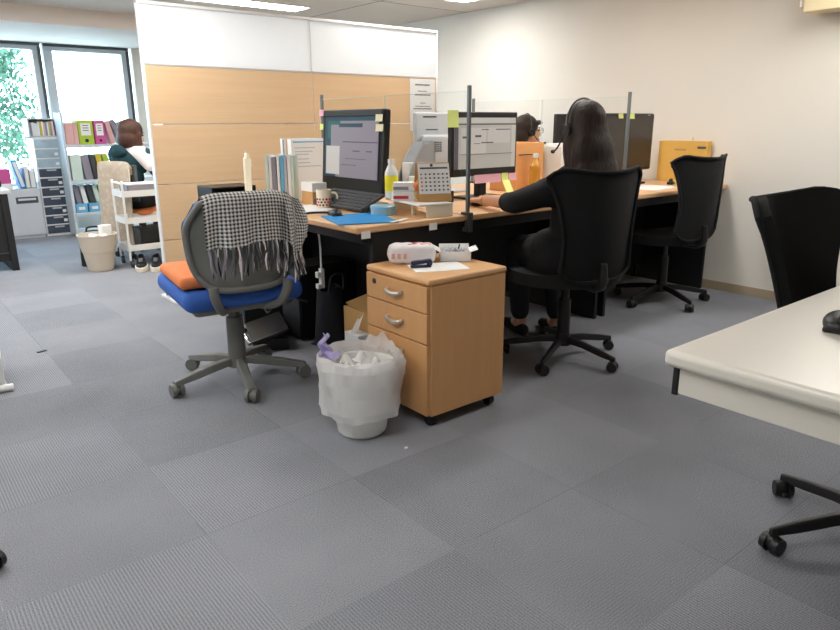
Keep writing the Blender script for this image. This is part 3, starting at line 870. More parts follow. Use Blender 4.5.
# keyboard tipped up against the chin
kb = thing('keyboard', 'dark grey keyboard leaning against the foot of the left monitor', 'keyboard', (1.762, 2.81, DZ + .002), R(-90))
ka = R(24)
MB().box((0, .07, .042), (.44, .15, .016), (ka, 0, 0), .004).build('case', 'greydk', kb)
ky = MB()
for r_ in range(5):
    for c_ in range(17):
        yy = -.056 + .027 * r_; xx = -.198 + .0245 * c_
        ky.box((xx, .07 + yy * math.cos(ka) - .010 * math.sin(ka), .042 + yy * math.sin(ka) + .010 * math.cos(ka)), (.019, .020, .006), (ka, 0, 0), .002, 1)
ky.build('keys', 'keys', kb)
MB().b6(-.2, -.17, .07, .14, 0, .03, .002).b6(.17, .2, .07, .14, 0, .03, .002).build('riser_foot', 'greydk', kb)
ms = thing('computer_mouse', 'black mouse on the front left corner of the left desk', 'mouse', (1.63, 2.60, DZ), R(70))
MB().ell((0, 0, .012), (.052, .03, .02), seg=20).b6(-.045, .045, -.026, .026, 0, .01, .004).build('shell', 'blackpl', ms)
MB().cone((-.024, -.003, .029), (-.024, .003, .029), .007, .007, 12).build('scroll_wheel', 'greydk', ms)

# blue folder and its tabs
bf = thing('plastic_folder', 'bright blue flat folder at the front corner of the left desk', 'folder', (1.655, 2.44, DZ), R(-14))
MB().prism([(-.145, -.14), (.11, -.17), (.14, .16), (-.13, .15)], .004, TR((0, 0, .001)), .0008, 1).build('cover', 'bluefile', bf)
MB().box((.10, -.165, .006), (.07, .018, .0015), (0, 0, .5), 0).box((.15, -.125, .006), (.06, .018, .0015), (0, 0, .7), 0).build('white_tab', 'paper', bf)
single('paper_sheet', MB().b6(-.11, .11, -.13, .13, 0, .002, 0).box((.01, .01, .003), (.20, .25, .001), (0, 0, .1), 0), 'paper', 'white paper sheets in front of the mug on the left desk', 'paper', (1.65, 2.92, DZ), R(-10))
single('paper_sheet', MB().b6(-.1, .1, -.12, .12, 0, .008, .001).box((0, .01, .010), (.19, .24, .003), (0, 0, .15), 0), 'paper', 'white papers beside the black tray at the far end of the left desk', 'paper', (1.68, 3.42, DZ), R(8))
tr = thing('letter_tray', 'black letter tray at the far left end of the left desk', 'tray', (1.58, 3.66, DZ - .03))
b = MB().b6(-.10, .16, -.055, .15, .03, .036, .001).b6(-.10, -.094, -.055, .15, .03, .09, .001).b6(.154, .16, -.055, .15, .03, .09, .001).b6(-.10, .16, .144, .15, .03, .09, .001).b6(-.10, .16, -.055, -.049, .03, .06, .001)
b.b6(-.10, .16, -.055, .15, .09, .096, .001)
b.build('tray', 'blackpl', tr)

# tall cream stand
ct = thing('cream_stand', 'tall narrow cream plastic stand rising behind the checked scarf', 'stand', (1.66, 3.53, DZ + .011))
MB().b6(-.03, .03, -.03, .03, 0, .012, .004).b6(-.017, .017, -.015, .015, .01, .212, .006, 3).build('column', 'cream', ct)
MB().b6(-.010, .012, -.017, .012, .205, .235, .005).tube([(0, 0, .23), (-.004, 0, .25)], [.006, .003], 8).build('head', 'cream', ct)
MB().b6(.010, .024, -.012, .012, .16, .205, .005).build('hook', 'cream', ct)

# upright document files
def doc(label, loc, w, h, th, m, rz, tabs, grp):
    t = thing('document_file', label, 'file', loc, rz, grp)
    b = MB().b6(-w / 2, w / 2, -th / 2, -th / 2 + .0015, 0, h, 0).b6(-w / 2, w / 2, th / 2 - .0015, th / 2, 0, h, 0).b6(-w / 2 - .001, -w / 2 + .001, -th / 2, th / 2, 0, h, 0)
    b.build('cover', m, t)
    MB().b6(-w / 2 + .004, w / 2 - .006, -th / 2 + .002, th / 2 - .002, .002, h - .006, .0005).build('pages', 'paper', t)
    if tabs: MB().b6(-w / 2 - .006, -w / 2 + .02, -.001, .001, h * .1, h * .22, 0).build('index_tab', tabs, t)
    return t
fcol = [('b_mint', 'pale mint'), ('paper', 'white'), ('b_grey', 'grey'), ('paper', 'white'), ('b_lblue', 'light blue'), ('greylite', 'pale grey'), ('paper', 'white'), ('b_mint', 'pale mint')]
y = 3.285
for i, (mm, nm) in enumerate(fcol):
    th = (.016, .012, .022, .014, .018, .014, .016, .012)[i]
    y -= th / 2 + .0015
    lab = ['pale mint file at the left end of the short stack beside the mug', 'slim white file second from the left in the short stack', 'thick grey file in the short stack of upright files', 'white file between the grey and light blue ones in the short stack',
           'light blue file in the middle of the short stack', 'pale grey file right of the light blue one in the short stack', 'white file second from the right in the short stack', 'pale mint file at the right end of the short stack beside the card box'][i]
    dd_ = 3.285 - y
    doc(lab, (1.644 + .776 * dd_ + .63 * .07, 3.285 - .631 * dd_ + .776 * .07, DZ), .14, .245 - .006 * (i % 3), th, mm, R(51 + random.uniform(-1, 1)), 'note_g' if i == 0 else None, 'short stack of upright files')
    y -= th / 2 + .0015
y = 3.50
tall = [('paper', 'white'), ('b_grey', 'grey'), ('greylite', 'pale'), ('kraft', 'tan'), ('paper', 'white'), ('b_lblue', 'blue')]
labs = ['white file at the left end of the tall stack behind the short files', 'grey file second from the left in the tall file stack', 'pale grey file in the middle of the tall file stack', 'tan file in the tall stack behind the short files',
        'white file second from the right in the tall file stack', 'broad white file with printed front at the right end of the tall stack']
for i, (mm, nm) in enumerate(tall):
    th = (.022, .016, .02, .014, .02, .02)[i]
    y -= th / 2 + .001
    d = doc(labs[i], (1.965, y, DZ), .22, .32 - .004 * (i % 2), th, 'paper' if i == 5 else mm, 0, 'note_g' if i == 4 else None, 'tall stack of upright files')
    if i == 5:
        b = MB().b6(-.10, .10, -th / 2 - .001, -th / 2, .30, .306, 0, mi='b_lblue')
        for z in (.27, .25, .235, .21, .19, .17): b.b6(-.09, random.uniform(-.02, .08), -th / 2 - .0008, -th / 2, z, z + .004, 0)
        b.build('printed_front', 'greylite', d)
    y -= th / 2 + .001
# card box with a white top, mug
bx = thing('card_box', 'small brown card box with a white top between the files and the mug', 'box', (1.805, 3.075, DZ), R(-4))
MB().b6(-.04, .04, -.062, .062, 0, .066, .002).build('box_body', 'kraft', bx)
MB().b6(-.042, .042, -.064, .064, .0665, .112, .003).build('box_top', 'white', bx)
mg = thing('mug', 'cream mug with a red and blue pattern standing before the left monitor', 'mug', (1.76, 2.905, DZ + .004))
MB().lathe([(0, 0), (.034, 0), (.037, .004), (.037, .085), (.034, .085), (.033, .01), (0, .008)]).build('body', 'cream', mg)
MB().tube([(.024, -.028, .07), (.042, -.045, .066), (.046, -.05, .042), (.038, -.04, .02), (.026, -.026, .018)], .005, 8).build('handle', 'cream', mg)
b = MB()
for k in range(14):
    for r_ in range(3):
        a = 2 * PI * (k + .5 * (r_ % 2)) / 14
        b.box((.0375 * math.cos(a), .0375 * math.sin(a), .012 + .014 * r_), (.002, .009, .009), (0, 0, a), 0, mi='navy' if (k + r_) % 3 == 0 else None)
b.build('pattern', 'red', mg)

# yellow drink bottle
def bottle(name, label, loc, h, r, body, capm, lab, cat='bottle'):
    t = thing(name, label, cat, loc)
    MB().lathe([(0, 0), (r * .9, 0), (r, .006), (r, h * .62), (r * .95, h * .68), (r * .45, h * .86), (r * .42, h * .90), (0, h * .90)], n=24).build('body', body, t)
    MB().lathe([(r * 1.012, h * .2), (r * 1.015, h * .205), (r * 1.015, h * .58), (r * 1.01, h * .585)], n=24).build('label_sleeve', lab, t)
    MB().lathe([(0, h * .89), (r * .5, h * .89), (r * .5, h), (0, h)], n=20).build('cap', capm, t)
    return t
bottle('drink_bottle', 'yellow drink bottle with a white cap beside the left monitor', (1.925, 2.57, DZ + .0605), .18, .031, 'clearwhite', 'white', 'liquid')
# desktop riser with things on it
rs = thing('desktop_riser', 'small cream desktop riser shelf carrying the calendar', 'shelf', (1.985, 2.425, DZ), R(-10))
MB().b6(-.10, .075, -.16, .165, .052, .060, .002).build('shelf_board', 'white', rs)
MB().b6(-.06, .075, -.155, -.149, 0, .052, .001).build('leg', 'cream', rs)
MB().b6(-.06, .07, .155, .161, 0, .052, .001).build('leg', 'cream', rs)
MB().b6(-.06, -.045, -.03, -.012, 0, .052, .001).build('leg', 'cream', rs)
ld = thing('round_tin', 'pale blue round container standing by the desktop riser', 'container', (1.825, 2.50, DZ))
MB().lathe([(0, 0), (.056, 0), (.058, .004), (.058, .03), (.0, .03)]).build('container_body', 'clearblue', ld)
MB().lathe([(0, .0305), (.060, .0305), (.060, .04), (.056, .043), (0, .043)]).build('lid', 'clearblue', ld)
RZ = DZ + .0605
cal = thing('desk_calendar', 'white spiral desk calendar on a brown card stand', 'calendar', (1.995, 2.345, RZ), R(-24))
a_ = R(16)
MB().box((0, .0, .085), (.150, .003, .172), (-a_, 0, 0), 0).box((0, .065, .085), (.150, .003, .172), (a_, 0, 0), 0).b6(-.075, .075, -.02, .085, 0, .003, 0).build('card_stand', 'kraft', cal)
MB().box((0, -.001, .1), (.144, .003, .135), (-a_, 0, 0), 0).build('month_sheet', 'paper', cal)
b = MB()
for r_ in range(5):
    for c_ in range(7):
        yy = .052 + .017 * r_
        b.box((-.06 + .020 * c_, -.0035 + (yy - .1) * math.tan(a_) , yy), (.008, .0008, .007), (-a_, 0, 0), 0, mi='red' if c_ == 0 else None)
b.box((0, -.0035 + .046 * math.tan(a_), .146), (.128, .0008, .007), (-a_, 0, 0), 0); b.box((-.01, -.0035 + .058 * math.tan(a_), .158), (.012, .0008, .012), (-a_, 0, 0), 0)
b.build('printed_dates', 'greydk', cal)
b = MB()
for c_ in range(15): b.lathe([(.005, 0), (.006, .001), (.005, .002)], (-.066 + .0094 * c_, .034, .166), 10, (0, PI / 2, 0))
b.build('spiral', 'nickel', cal)
ph = thing('cordless_handset', 'white cordless handset standing behind the small packs on the riser', 'phone', (2.03, 2.53, RZ), R(-38))
MB().b6(-.026, .026, -.012, .012, 0, .10, .005, 3).build('handset_body', 'white', ph)
MB().b6(-.018, .018, -.0135, -.012, .02, .055, .001).build('display', 'greydk', ph)
for i, (z, lab) in enumerate(((.0, 'lower flat pack with a dark red stripe on the riser'), (.033, 'upper flat pack with a brown stripe on the riser'))):
    k = thing('snack_pack', lab, 'pack', (1.925, 2.475, RZ + z * 1.25), R(-38), 'small packs on the riser')
    MB().b6(-.05, .05, -.022, .022, 0, .040, .003).build('pack_body', 'white', k)
    MB().b6(-.049, .02, -.0232, -.022, .007, .021, 0).build('stripe', 'b_grey' if i else 'red', k)
single('orange_ball', MB().ell((0, 0, .02), .02, seg=16).cone((0, 0, .036), (0, .004, .046), .004, .002, 8, mi='b_green'), 'orange', 'small orange ball ornament between the packs and the calendar', 'ornament', (1.94, 2.395, RZ + .03 + .0165))
single('ball_stand', MB().lathe([(0, 0), (.017, 0), (.018, .004), (.012, .012), (.017, .046), (0, .046)]), 'kraft', 'little tan pedestal under the orange ball ornament', 'stand', (1.94, 2.395, RZ))

# middle monitor
m2 = thing('computer_monitor', 'middle monitor with a grey screen and black frame behind the steel post', 'monitor', (2.645, 2.70, DZ), R(0))
MB().b6(-.242, .242, -.018, .02, .125, .455, .006, 3).build('housing', 'blackpl', m2)
s = ui_screen(.455, .262, [(0, 1, .9, 1, 'scr_lite'), (0, 1, .86, .885, 'scr_line'), (0, .06, 0, .85, 'scr_line'), (.93, 1, 0, .85, 'scr_lite'), (.1, .5, .3, .8, 'scr_lite'), (.52, .9, .5, .8, 'scr_lite'), (.32, .42, .62, .66, 'scr_line'), (.12, .2, .6, .64, 'scr_line'),
                           (.42, .62, .5, .52, 'scr_line'), (.66, .9, .76, .78, 'scr_line'), (.42, .54, .76, .775, 'scr_line'), (.08, .95, .28, .29, 'scr_line'), (.3, .4, .49, .5, 'scr_line')], 0).build('screen', 'scr_grey', m2)
s.location = (0, -.0185, .295)
MB().b6(-.03, .03, .0, .04, .01, .16, .005).b6(-.13, .13, -.08, .1, 0, .014, .006).build('stand', 'blackpl', m2)
sticky('sticky_note', 'note_g', 'lime sticky note hanging from the upper left corner of the middle monitor', (2.405, 2.679, DZ + .42), 0, .075, .085)
sticky('sticky_note', 'note_p', 'pink paper strip under the left half of the middle monitor', (2.66, 2.676, DZ + .108), 0, .2, .045)
sticky('sticky_note', 'note_g', 'small green note under the right half of the middle monitor', (2.79, 2.674, DZ + .112), 0, .05, .04)
sticky('sticky_note', 'note_p', 'short pink paper strip at the right end below the middle monitor', (2.855, 2.676, DZ + .108), 0, .06, .04)
sticky('sticky_note', 'note_y', 'yellow note slanting down to the desk under the middle monitor', (2.775, 2.63, DZ + .055), R(10), .07, .09, R(-25))
k2 = thing('keyboard', 'dark flat keyboard in front of the middle monitor', 'keyboard', (2.78, 2.50, DZ), R(0))
MB().b6(-.2, .2, -.07, .07, .001, .018, .005).build('case', 'greydk', k2)
ky = MB()
for r_ in range(5):
    for c_ in range(15): ky.box((-.18 + .0257 * c_, -.052 + .026 * r_, .02), (.02, .02, .006), (0, 0, 0), .002, 1)
ky.build('keys', 'keys', k2)
ms2 = thing('computer_mouse', 'black mouse under the hand of the woman in black', 'mouse', (2.385, 2.475, DZ), R(60))
MB().ell((0, 0, .010), (.05, .028, .02), seg=20).b6(-.043, .043, -.024, .024, 0, .009, .004).build('shell', 'blackpl', ms2)
tp = thing('desk_phone', 'black desk telephone left of the middle monitor', 'phone', (2.30, 2.71, DZ), R(15))
MB().prism([(-.08, 0), (.09, 0), (.09, .03), (-.08, .062)], .15, TR((-.075, 0, 0), (PI / 2, 0, PI / 2)), .005).build('phone_base', 'blackpl', tp)
MB().tube([(-.055, -.085, .058), (-.055, -.04, .082), (-.055, .04, .072), (-.055, .085, .045)], [.02, .013, .013, .02], 10).build('receiver', 'blackpl', tp)
MB().tube([(-.055, -.085, .05), (-.10, -.12, .02), (-.08, -.02, .012), (-.12, .05, .012)], .004, 6).build('coil_cord', 'blackpl', tp)

# far side: grey monitor back, file holder, wooden box, white box, dark monitor
gm = thing('computer_monitor', 'light grey monitor seen from behind left of the middle monitor', 'monitor', (2.72, 3.12, DZ), 0)
MB().b6(-.215, .25, -.012, .02, .10, .46, .012, 3).build('housing', 'greylite', gm)
MB().b6(-.19, .06, -.05, -.012, .10, .335, .02, 3).build('rear_cover', 'greylite', gm)
b = MB()
for r_ in range(5):
    for c_ in range(4): b.b6(-.12 + .018 * c_, -.107 + .018 * c_, -.0515, -.05, .24 + .012 * r_, .247 + .012 * r_, 0)
b.b6(-.16, -.06, -.0135, -.012, .43, .438, 0).b6(-.14, -.05, -.0135, -.012, .36, .366, 0)
b.build('vent_slots', 'greydk', gm)
MB().b6(-.04, .04, -.03, .0, .01, .11, .006).b6(-.12, .12, -.1, .09, .0, .014, .006).build('stand', 'greylite', gm)
mf = thing('magazine_file', 'grey slant-cut magazine file left of the grey monitor back', 'file holder', (2.40, 2.99, DZ), 0)
b = MB().prism([(-.095, 0), (.105, 0), (.105, .305), (.02, .285), (-.035, .21), (-.095, .09)], .004, TR((0, .05, 0), (PI / 2, 0, 0)), 0)
b.prism([(-.095, 0), (.105, 0), (.105, .305), (.02, .285), (-.035, .21), (-.095, .09)], .004, TR((0, -.046, 0), (PI / 2, 0, 0)), 0)
b.b6(.101, .105, -.05, .05, 0, .305, 0).b6(-.095, -.091, -.05, .05, 0, .09, 0).b6(-.095, .105, -.05, .05, 0, .004, 0)
b.build('holder', 'greylite', mf)
MB().b6(-.06, .095, -.03, .035, .005, .19, .003).build('papers', 'paper', mf)
wbx = thing('wooden_rack', 'orange-brown wooden desk rack behind the tea bottle, right of the middle monitor', 'rack', (3.19, 2.82, DZ), 0)
MB().b6(-.17, .075, -.012, 0, 0, .285, .003).b6(-.17, -.158, 0, .2, 0, .285, .003).b6(.063, .075, 0, .2, 0, .285, .003).b6(-.17, .075, .19, .2, 0, .285, .003).b6(-.158, .063, 0, .19, .14, .15, .001).build('board', 'orangecard', wbx)
MB().tube([(-.15, -.016, .215), (-.03, -.018, .215), (.02, -.018, .19), (.03, -.018, .10)], .0025, 6).build('cable', 'blackpl', wbx)
wh = thing('paper_stack_box', 'white box topped with papers just left of the long-haired woman', 'box', (3.44, 2.80, DZ), 0)
MB().b6(-.13, .13, -.09, .09, 0, .262, .006).build('box_body', 'white', wh)
MB().box((0, 0, .2665), (.24, .16, .006), (0, 0, .1), .001).box((.01, 0, .272), (.2, .14, .004), (0, 0, -.2), .001).build('papers', 'paper', wh)
bottle('tea_bottle', 'small bottle of amber tea with a white cap near the seated woman', (3.12, 2.745, DZ), .225, .032, 'tea', 'white', 'tea')
om = thing('computer_monitor', 'dark monitor whose edge shows just left of the headset woman', 'monitor', (3.965, 3.10, DZ), 0)
MB().b6(-.255, .255, -.015, .02, .13, .455, .008, 3).build('housing', 'blackpl', om)
MB().b6(-.03, .03, -.03, .0, .01, .16, .005).b6(-.12, .12, -.09, .09, 0, .014, .006).build('stand', 'blackpl', om)
m3 = thing('computer_monitor', 'black switched-off monitor right of the long-haired woman', 'monitor', (3.99, 2.72, DZ), R(0))
MB().b6(-.275, .275, -.018, .02, .085, .455, .014, 4).build('housing', 'blackpl', m3)
MB().b6(-.255, .255, -.0195, -.018, .11, .432, .002).build('screen', 'scr_dark', m3)
MB().b6(.19, .22, -.0195, -.018, .441, .446, 0).build('badge', 'greylite', m3)
MB().b6(-.03, .03, .0, .04, .01, .14, .005).b6(-.13, .13, -.08, .1, 0, .014, .006).build('stand', 'blackpl', m3)
sticky('sticky_note', 'note_g', 'green sticky note on the top frame of the switched-off monitor', (3.99, 2.698, DZ + .438), 0, .06, .035)
sticky('sticky_note', 'note_y', 'yellow sticky note on the switched-off monitor next to the green one', (3.87, 2.698, DZ + .438), 0, .05, .03)
# things on the right desk
ev = thing('envelope_box', 'golden cardboard file case leaning by the wall on the right desk', 'file case', (4.442, 2.57, DZ), 0)
MB().b6(-.035, .02, -.19, .17, 0, .275, .004).build('case_body', 'envelope', ev)
MB().b6(-.037, -.035, -.18, -.12, .225, .24, 0).build('dark_tab', 'ink', ev)
MB().b6(-.0365, -.035, -.04, .05, .21, .222, 0).build('printed_line', 'kraft', ev)
MB().tube([(.0, -.06, .27), (-.004, -.064, .30)], .002, 6).build('string', 'kraft', ev)
single('paper_sheet', MB().b6(-.14, .14, -.1, .1, 0, .003, 0).box((.02, .01, .0045), (.26, .19, .002), (0, 0, .12), 0), 'paper', 'white papers on the desk beside the wall, below the switched-off monitor', 'paper', (3.86, 2.42, DZ), R(10))
tc = thing('tape_holder', 'dark tape holder with a lime label on the right desk', 'tape holder', (4.21, 2.50, DZ), R(20))
MB().b6(-.06, .06, -.02, .02, 0, .018, .005).ell((-.03, 0, .02), (.025, .014, .02)).build('holder_body', 'blackpl', tc)
MB().b6(.0, .05, -.021, .021, .004, .021, .001).build('label_strip', 'note_g', tc)
single('glasses_case', MB().ell((0, 0, .014), (.075, .026, .014), seg=20).ell((.01, .0, .02), (.05, .02, .014), seg=16), 'blackpl', 'black glasses case lying by the golden file case', 'case', (4.33, 2.385, DZ), R(30))

# things below the left desk
pc = thing('computer_tower', 'black computer tower standing under the left desk', 'computer', (1.86, 3.17, 0))
MB().b6(-.17, .17, -.1, .1, .01, .40, .006).build('case', 'black', pc)
MB().b6(-.176, -.17, -.095, .095, .02, .39, .003).b6(-.178, -.176, -.06, .06, .30, .33, .001).build('front_panel', 'blackpl', pc)
MB().cone((-.18, .06, .36), (-.176, .06, .36), .008, .008, 12).build('power_button', 'nickel', pc)
ft = thing('foot_rest', 'black footrest with a silver tip under the left desk', 'footrest', (1.55, 3.20, 0), R(-20))
MB().box((0, 0, .075), (.20, .36, .02), (0, R(-16), 0), .006).b6(-.09, .09, -.17, -.15, 0.0, .06, .003).b6(-.09, .09, .15, .17, 0.0, .06, .003).build('platform', 'blackpl', ft)
MB().tube([(-.1, -.12, .03), (-.12, -.06, .06), (-.12, .06, .06), (-.1, .12, .03)], .012, 8).build('tube_frame', 'chrome', ft)
kb_ = thing('cardboard_box', 'brown cardboard box under the left desk beside the wood cabinet', 'box', (1.92, 2.74, 0))
MB().b6(-.10, .12, -.11, .12, 0, .22, .004).build('box_body', 'kraft', kb_)
MB().box((-.02, .02, .235), (.14, .18, .004), (R(8), R(-10), 0), 0).build('flap', 'kraft', kb_)
wc = thing('white_carton', 'white paper carton in front of the cardboard box under the left desk', 'box', (1.78, 2.67, 0))
MB().b6(-.035, .035, -.05, .07, 0, .125, .004).build('carton_body', 'paper', wc)
MB().sheet(lambda u, v: (-.02 + .04 * u + .01 * math.sin(v * 7), -.02 + .05 * v, .127 + .10 * u * (1 - .5 * v) + .01 * math.sin(v * 9)), 8, 8, .001).build('crumpled_bag', 'bag', wc)
bl = thing('spray_can', 'light blue slim canister under the left desk behind the grey chair', 'can', (1.50, 3.45, 0))
MB().lathe([(0, 0), (.03, 0), (.032, .004), (.032, .15), (.022, .165), (0, .165)], n=20).build('can_body', 'b_lblue', bl)
MB().lathe([(0, .165), (.015, .165), (.015, .19), (0, .19)], n=16).build('cap', 'white', bl)
bgk = thing('tote_bag', 'dark navy tote bag slumped under the left desk', 'bag', (1.80, 2.955, 0), R(12))
MB().sheet(lambda u, v: ((.10 - .03 * v) * math.cos(2 * PI * u) , (.075 - .02 * v) * math.sin(2 * PI * u), .30 * v + .008 * math.sin(6 * PI * u)), 28, 8, .004).b6(-.09, .09, -.065, .065, 0.0, .006, .002).build('bag_body', 'cloth_navy', bgk)
MB().tube([(-.05, -.05, .29), (-.04, -.06, .37), (.04, -.06, .37), (.05, -.05, .29)], .006, 8).build('strap', 'cloth_navy', bgk)
ps = thing('power_strip', 'white power strip hanging among cables under the left desk', 'power strip', (1.70, 2.86, .30), 0)
MB().b6(-.010, .010, -.014, .014, .03, .13, .004).build('strip_body', 'white', ps)
MB().b6(-.03, -.012, -.014, .012, .085, .115, .003).b6(-.03, -.012, -.014, .012, .03, .055, .003).build('plug', 'white', ps)
MB().tube([(0, 0, .13), (.01, .02, .25), (.0, .03, .392)], .005, 6).build('cord', 'white', ps)
for i, (lab, pts, rr) in enumerate((
        ('black cable looping down from the keyboard over the left desk edge', [(1.66, 2.68, .726), (1.55, 2.71, .728), (1.485, 2.72, .70), (1.46, 2.75, .55), (1.50, 2.80, .35), (1.60, 2.84, .28)], .005),
        ('thin black cable drooping in a wide loop under the left desk', [(1.60, 2.94, .688), (1.54, 2.98, .45), (1.53, 3.08, .22), (1.56, 3.22, .17), (1.60, 3.30, .35), (1.62, 3.32, .688)], .005),
        ('grey cable hanging down to the tower under the left desk', [(1.70, 3.02, .688), (1.66, 3.0, .52), (1.60, 3.04, .42), (1.615, 3.12, .405)], .005))):
    single('cable', MB().tube(pts, rr, 8), 'blackpl' if i < 2 else 'greydk', lab, 'cable', group='cables under the left desk')

# ------------------------------------------------------------------ people
def blob(name, prims, m, parent, vox=.006, sm=5):
    b = MB()
    for p in prims:
        if p[0] == 'c':
            for q1, q2, r1, r2 in zip(p[1][:-1], p[1][1:], p[2][:-1], p[2][1:]): b.cap(q1, q2, r1, r2, 16)
        else: b.ell(p[1], p[2], p[3] if len(p) > 3 else (0, 0, 0), 20)
    o = b.build(name, m, None)
    r = o.modifiers.new('r', 'REMESH'); r.mode = 'VOXEL'; r.voxel_size = vox
    s = o.modifiers.new('s', 'SMOOTH'); s.factor = .5; s.iterations = sm
    dg = bpy.context.evaluated_depsgraph_get()
    me = bpy.data.meshes.new_from_object(o.evaluated_get(dg))
    old = o.data; o.modifiers.clear(); o.data = me; bpy.data.meshes.remove(old); me.name = name
    if not me.materials: me.materials.append(M[m])
    for p in me.polygons: p.use_smooth = True
    o.parent = parent
    return o

def hand(wrist, d, n, thumb_side, curl=.5):
    """prims of a hand: d forwards, n palm normal (down)"""
    w = Vector(wrist); d = Vector(d).normalized(); n = Vector(n); n = (n - d * n.dot(d)).normalized(); s = d.cross(n) * thumb_side
    P = []
    P.append(('c', [w, w + d * .03], [.021, .024]))
    for k, (off, l) in enumerate(((.026, .066), (.009, .075), (-.009, .070), (-.026, .056))):
        a = w + d * .035 + s * off * .5; kn = w + d * .085 + s * off
        P.append(('c', [a, kn], [.0145, .0115]))
        q1 = kn + (d * math.cos(curl * .6) + n * math.sin(curl * .6)) * l * .5
        q2 = q1 + (d * math.cos(curl * 1.8) + n * math.sin(curl * 1.8)) * l * .5
        P.append(('c', [kn, q1, q2], [.0095, .0085, .0072]))
    t0 = w + d * .025 + s * .02; t1 = t0 + (d * .6 + s * .8).normalized() * .04; t2 = t1 + (d * .95 + s * .25 + n * .2).normalized() * .032
    P.append(('c', [t0, t1, t2], [.015, .011, .0085]))
    return P

def head(c, yaw, pitch=0):
    """prims of a head facing +y turned by yaw; returns prims and a placing matrix"""
    Mx = TR(c) @ Matrix.Rotation(yaw, 4, 'Z') @ Matrix.Rotation(pitch, 4, 'X')
    q = lambda x, y, z: Mx @ Vector((x, y, z))
    e = (pitch, 0, yaw)
    P = [('e', q(0, -.012, .03), (.074, .094, .085), e), ('e', q(0, .015, -.03), (.062, .075, .085), e), ('e', q(0, .045, -.085), (.036, .036, .028), e),
         ('c', [q(0, .085, .005), q(0, .104, -.028)], [.010, .014]), ('e', q(0, .08, -.062), (.024, .014, .012), e),
         ('e', q(.074, -.005, -.012), (.010, .02, .032), e), ('e', q(-.074, -.005, -.012), (.010, .02, .032), e)]
    return P, Mx, e

def face(Mx, e, root):
    for sx in (-1, 1):
        MB().ell(Mx @ Vector((sx * .030, .078, .006)), (.013, .008, .006), e, 12).build('eye', 'eye', root)
        MB().ell(Mx @ Vector((sx * .031, .082, .026)), (.018, .006, .003), (e[0], -sx * .1, e[2]), 10).build('eyebrow', 'hairblack', root)
    MB().ell(Mx @ Vector((0, .0925, -.062)), (.022, .007, .007), e, 12).build('mouth', 'lip', root)

def person(label, loc, rz, headc, hyaw, hpitch, arms, topm, sleeve, legm, hairp, hairm, knees, ankles, vox=.006, sh=.915, torso_dy=0., extra=()):
    t = thing('person', label, 'person', loc, rz)
    hp, Mx, e = head(headc, hyaw, hpitch)
    hips = [Vector((-.085, -.02, .51)), Vector((.085, -.02, .51))]
    shl = [Vector((-.165, .0 + torso_dy, sh - .03)), Vector((.165, .0 + torso_dy, sh - .03))]
    nb = Vector((0, -.01 + torso_dy, sh + .01)); ht = Vector(headc)
    body = list(hp) + [('c', [nb, ht + Vector((0, -.015, -.045))], [.052, .046]),
        ('e', (0, -.03, .54), (.155, .125, .12)), ('e', (0, -.03 + torso_dy * .5, .69), (.125, .098, .14)), ('e', (0, -.02 + torso_dy, .82), (.15, .105, .13)),
        ('c', [shl[0], nb, shl[1]], [.055, .06, .055])]
    top = [('e', (0, -.03, .53), (.172, .14, .12)), ('e', (0, -.03 + torso_dy * .5, .69), (.142, .114, .15)), ('e', (0, -.02 + torso_dy, .82), (.165, .12, .135)),
        ('c', [shl[0], nb + Vector((0, 0, -.01)), shl[1]], [.068, .068, .068])]
    for i, (el, wr, hd, hn, ts, curl) in enumerate(arms):
        el, wr = Vector(el), Vector(wr)
        body.append(('c', [shl[i], el, wr], [.046, .037, .024]))
        body += hand(wr, hd, hn, ts, curl)
        end = el + (wr - el) * sleeve
        top.append(('c', [shl[i], el, end], [.064, .050, .045]))
    top += list(extra)
    legs = [('e', (0, -.03, .53), (.165, .135, .10))]
    shoes = []
    for i in range(2):
        k, a = Vector(knees[i]), Vector(ankles[i])
        body.append(('c', [hips[i], k, a], [.078, .052, .034]))
        fd = Vector((k.x - hips[i].x, k.y - hips[i].y, 0)).normalized()
        toe = Vector((a.x, a.y, max(.028, a.z - .06))) + fd * .15
        body.append(('c', [a + Vector((0, 0, -.03)), toe], [.032, .022]))
        kk = k + (a - k) * .88
        legs.append(('c', [hips[i], k, kk], [.092, .066, .05]))
        hz = Vector((a.x, a.y, max(.034, a.z - .055)))
        shoes.append((hz - fd * .035, hz + fd * .07, toe, fd))
    blob('body', body, 'skin', t, vox)
    blob('top', top, topm, t, .008, 6)
    blob('trousers', legs, legm, t, .008, 6)
    for a, b, c, fd in shoes:
        blob('shoe', [('c', [a, b, c + fd * .01], [.033, .034, .027]), ('c', [a + Vector((0, 0, -.012)), c + Vector((0, 0, -.006)) + fd * .01], [.02, .019])], 'cloth_black', t, .005, 4)
    face(Mx, e, t)
    blob('hair', hairp(Mx, e), hairm, t, .006, 26)
    return t, Mx

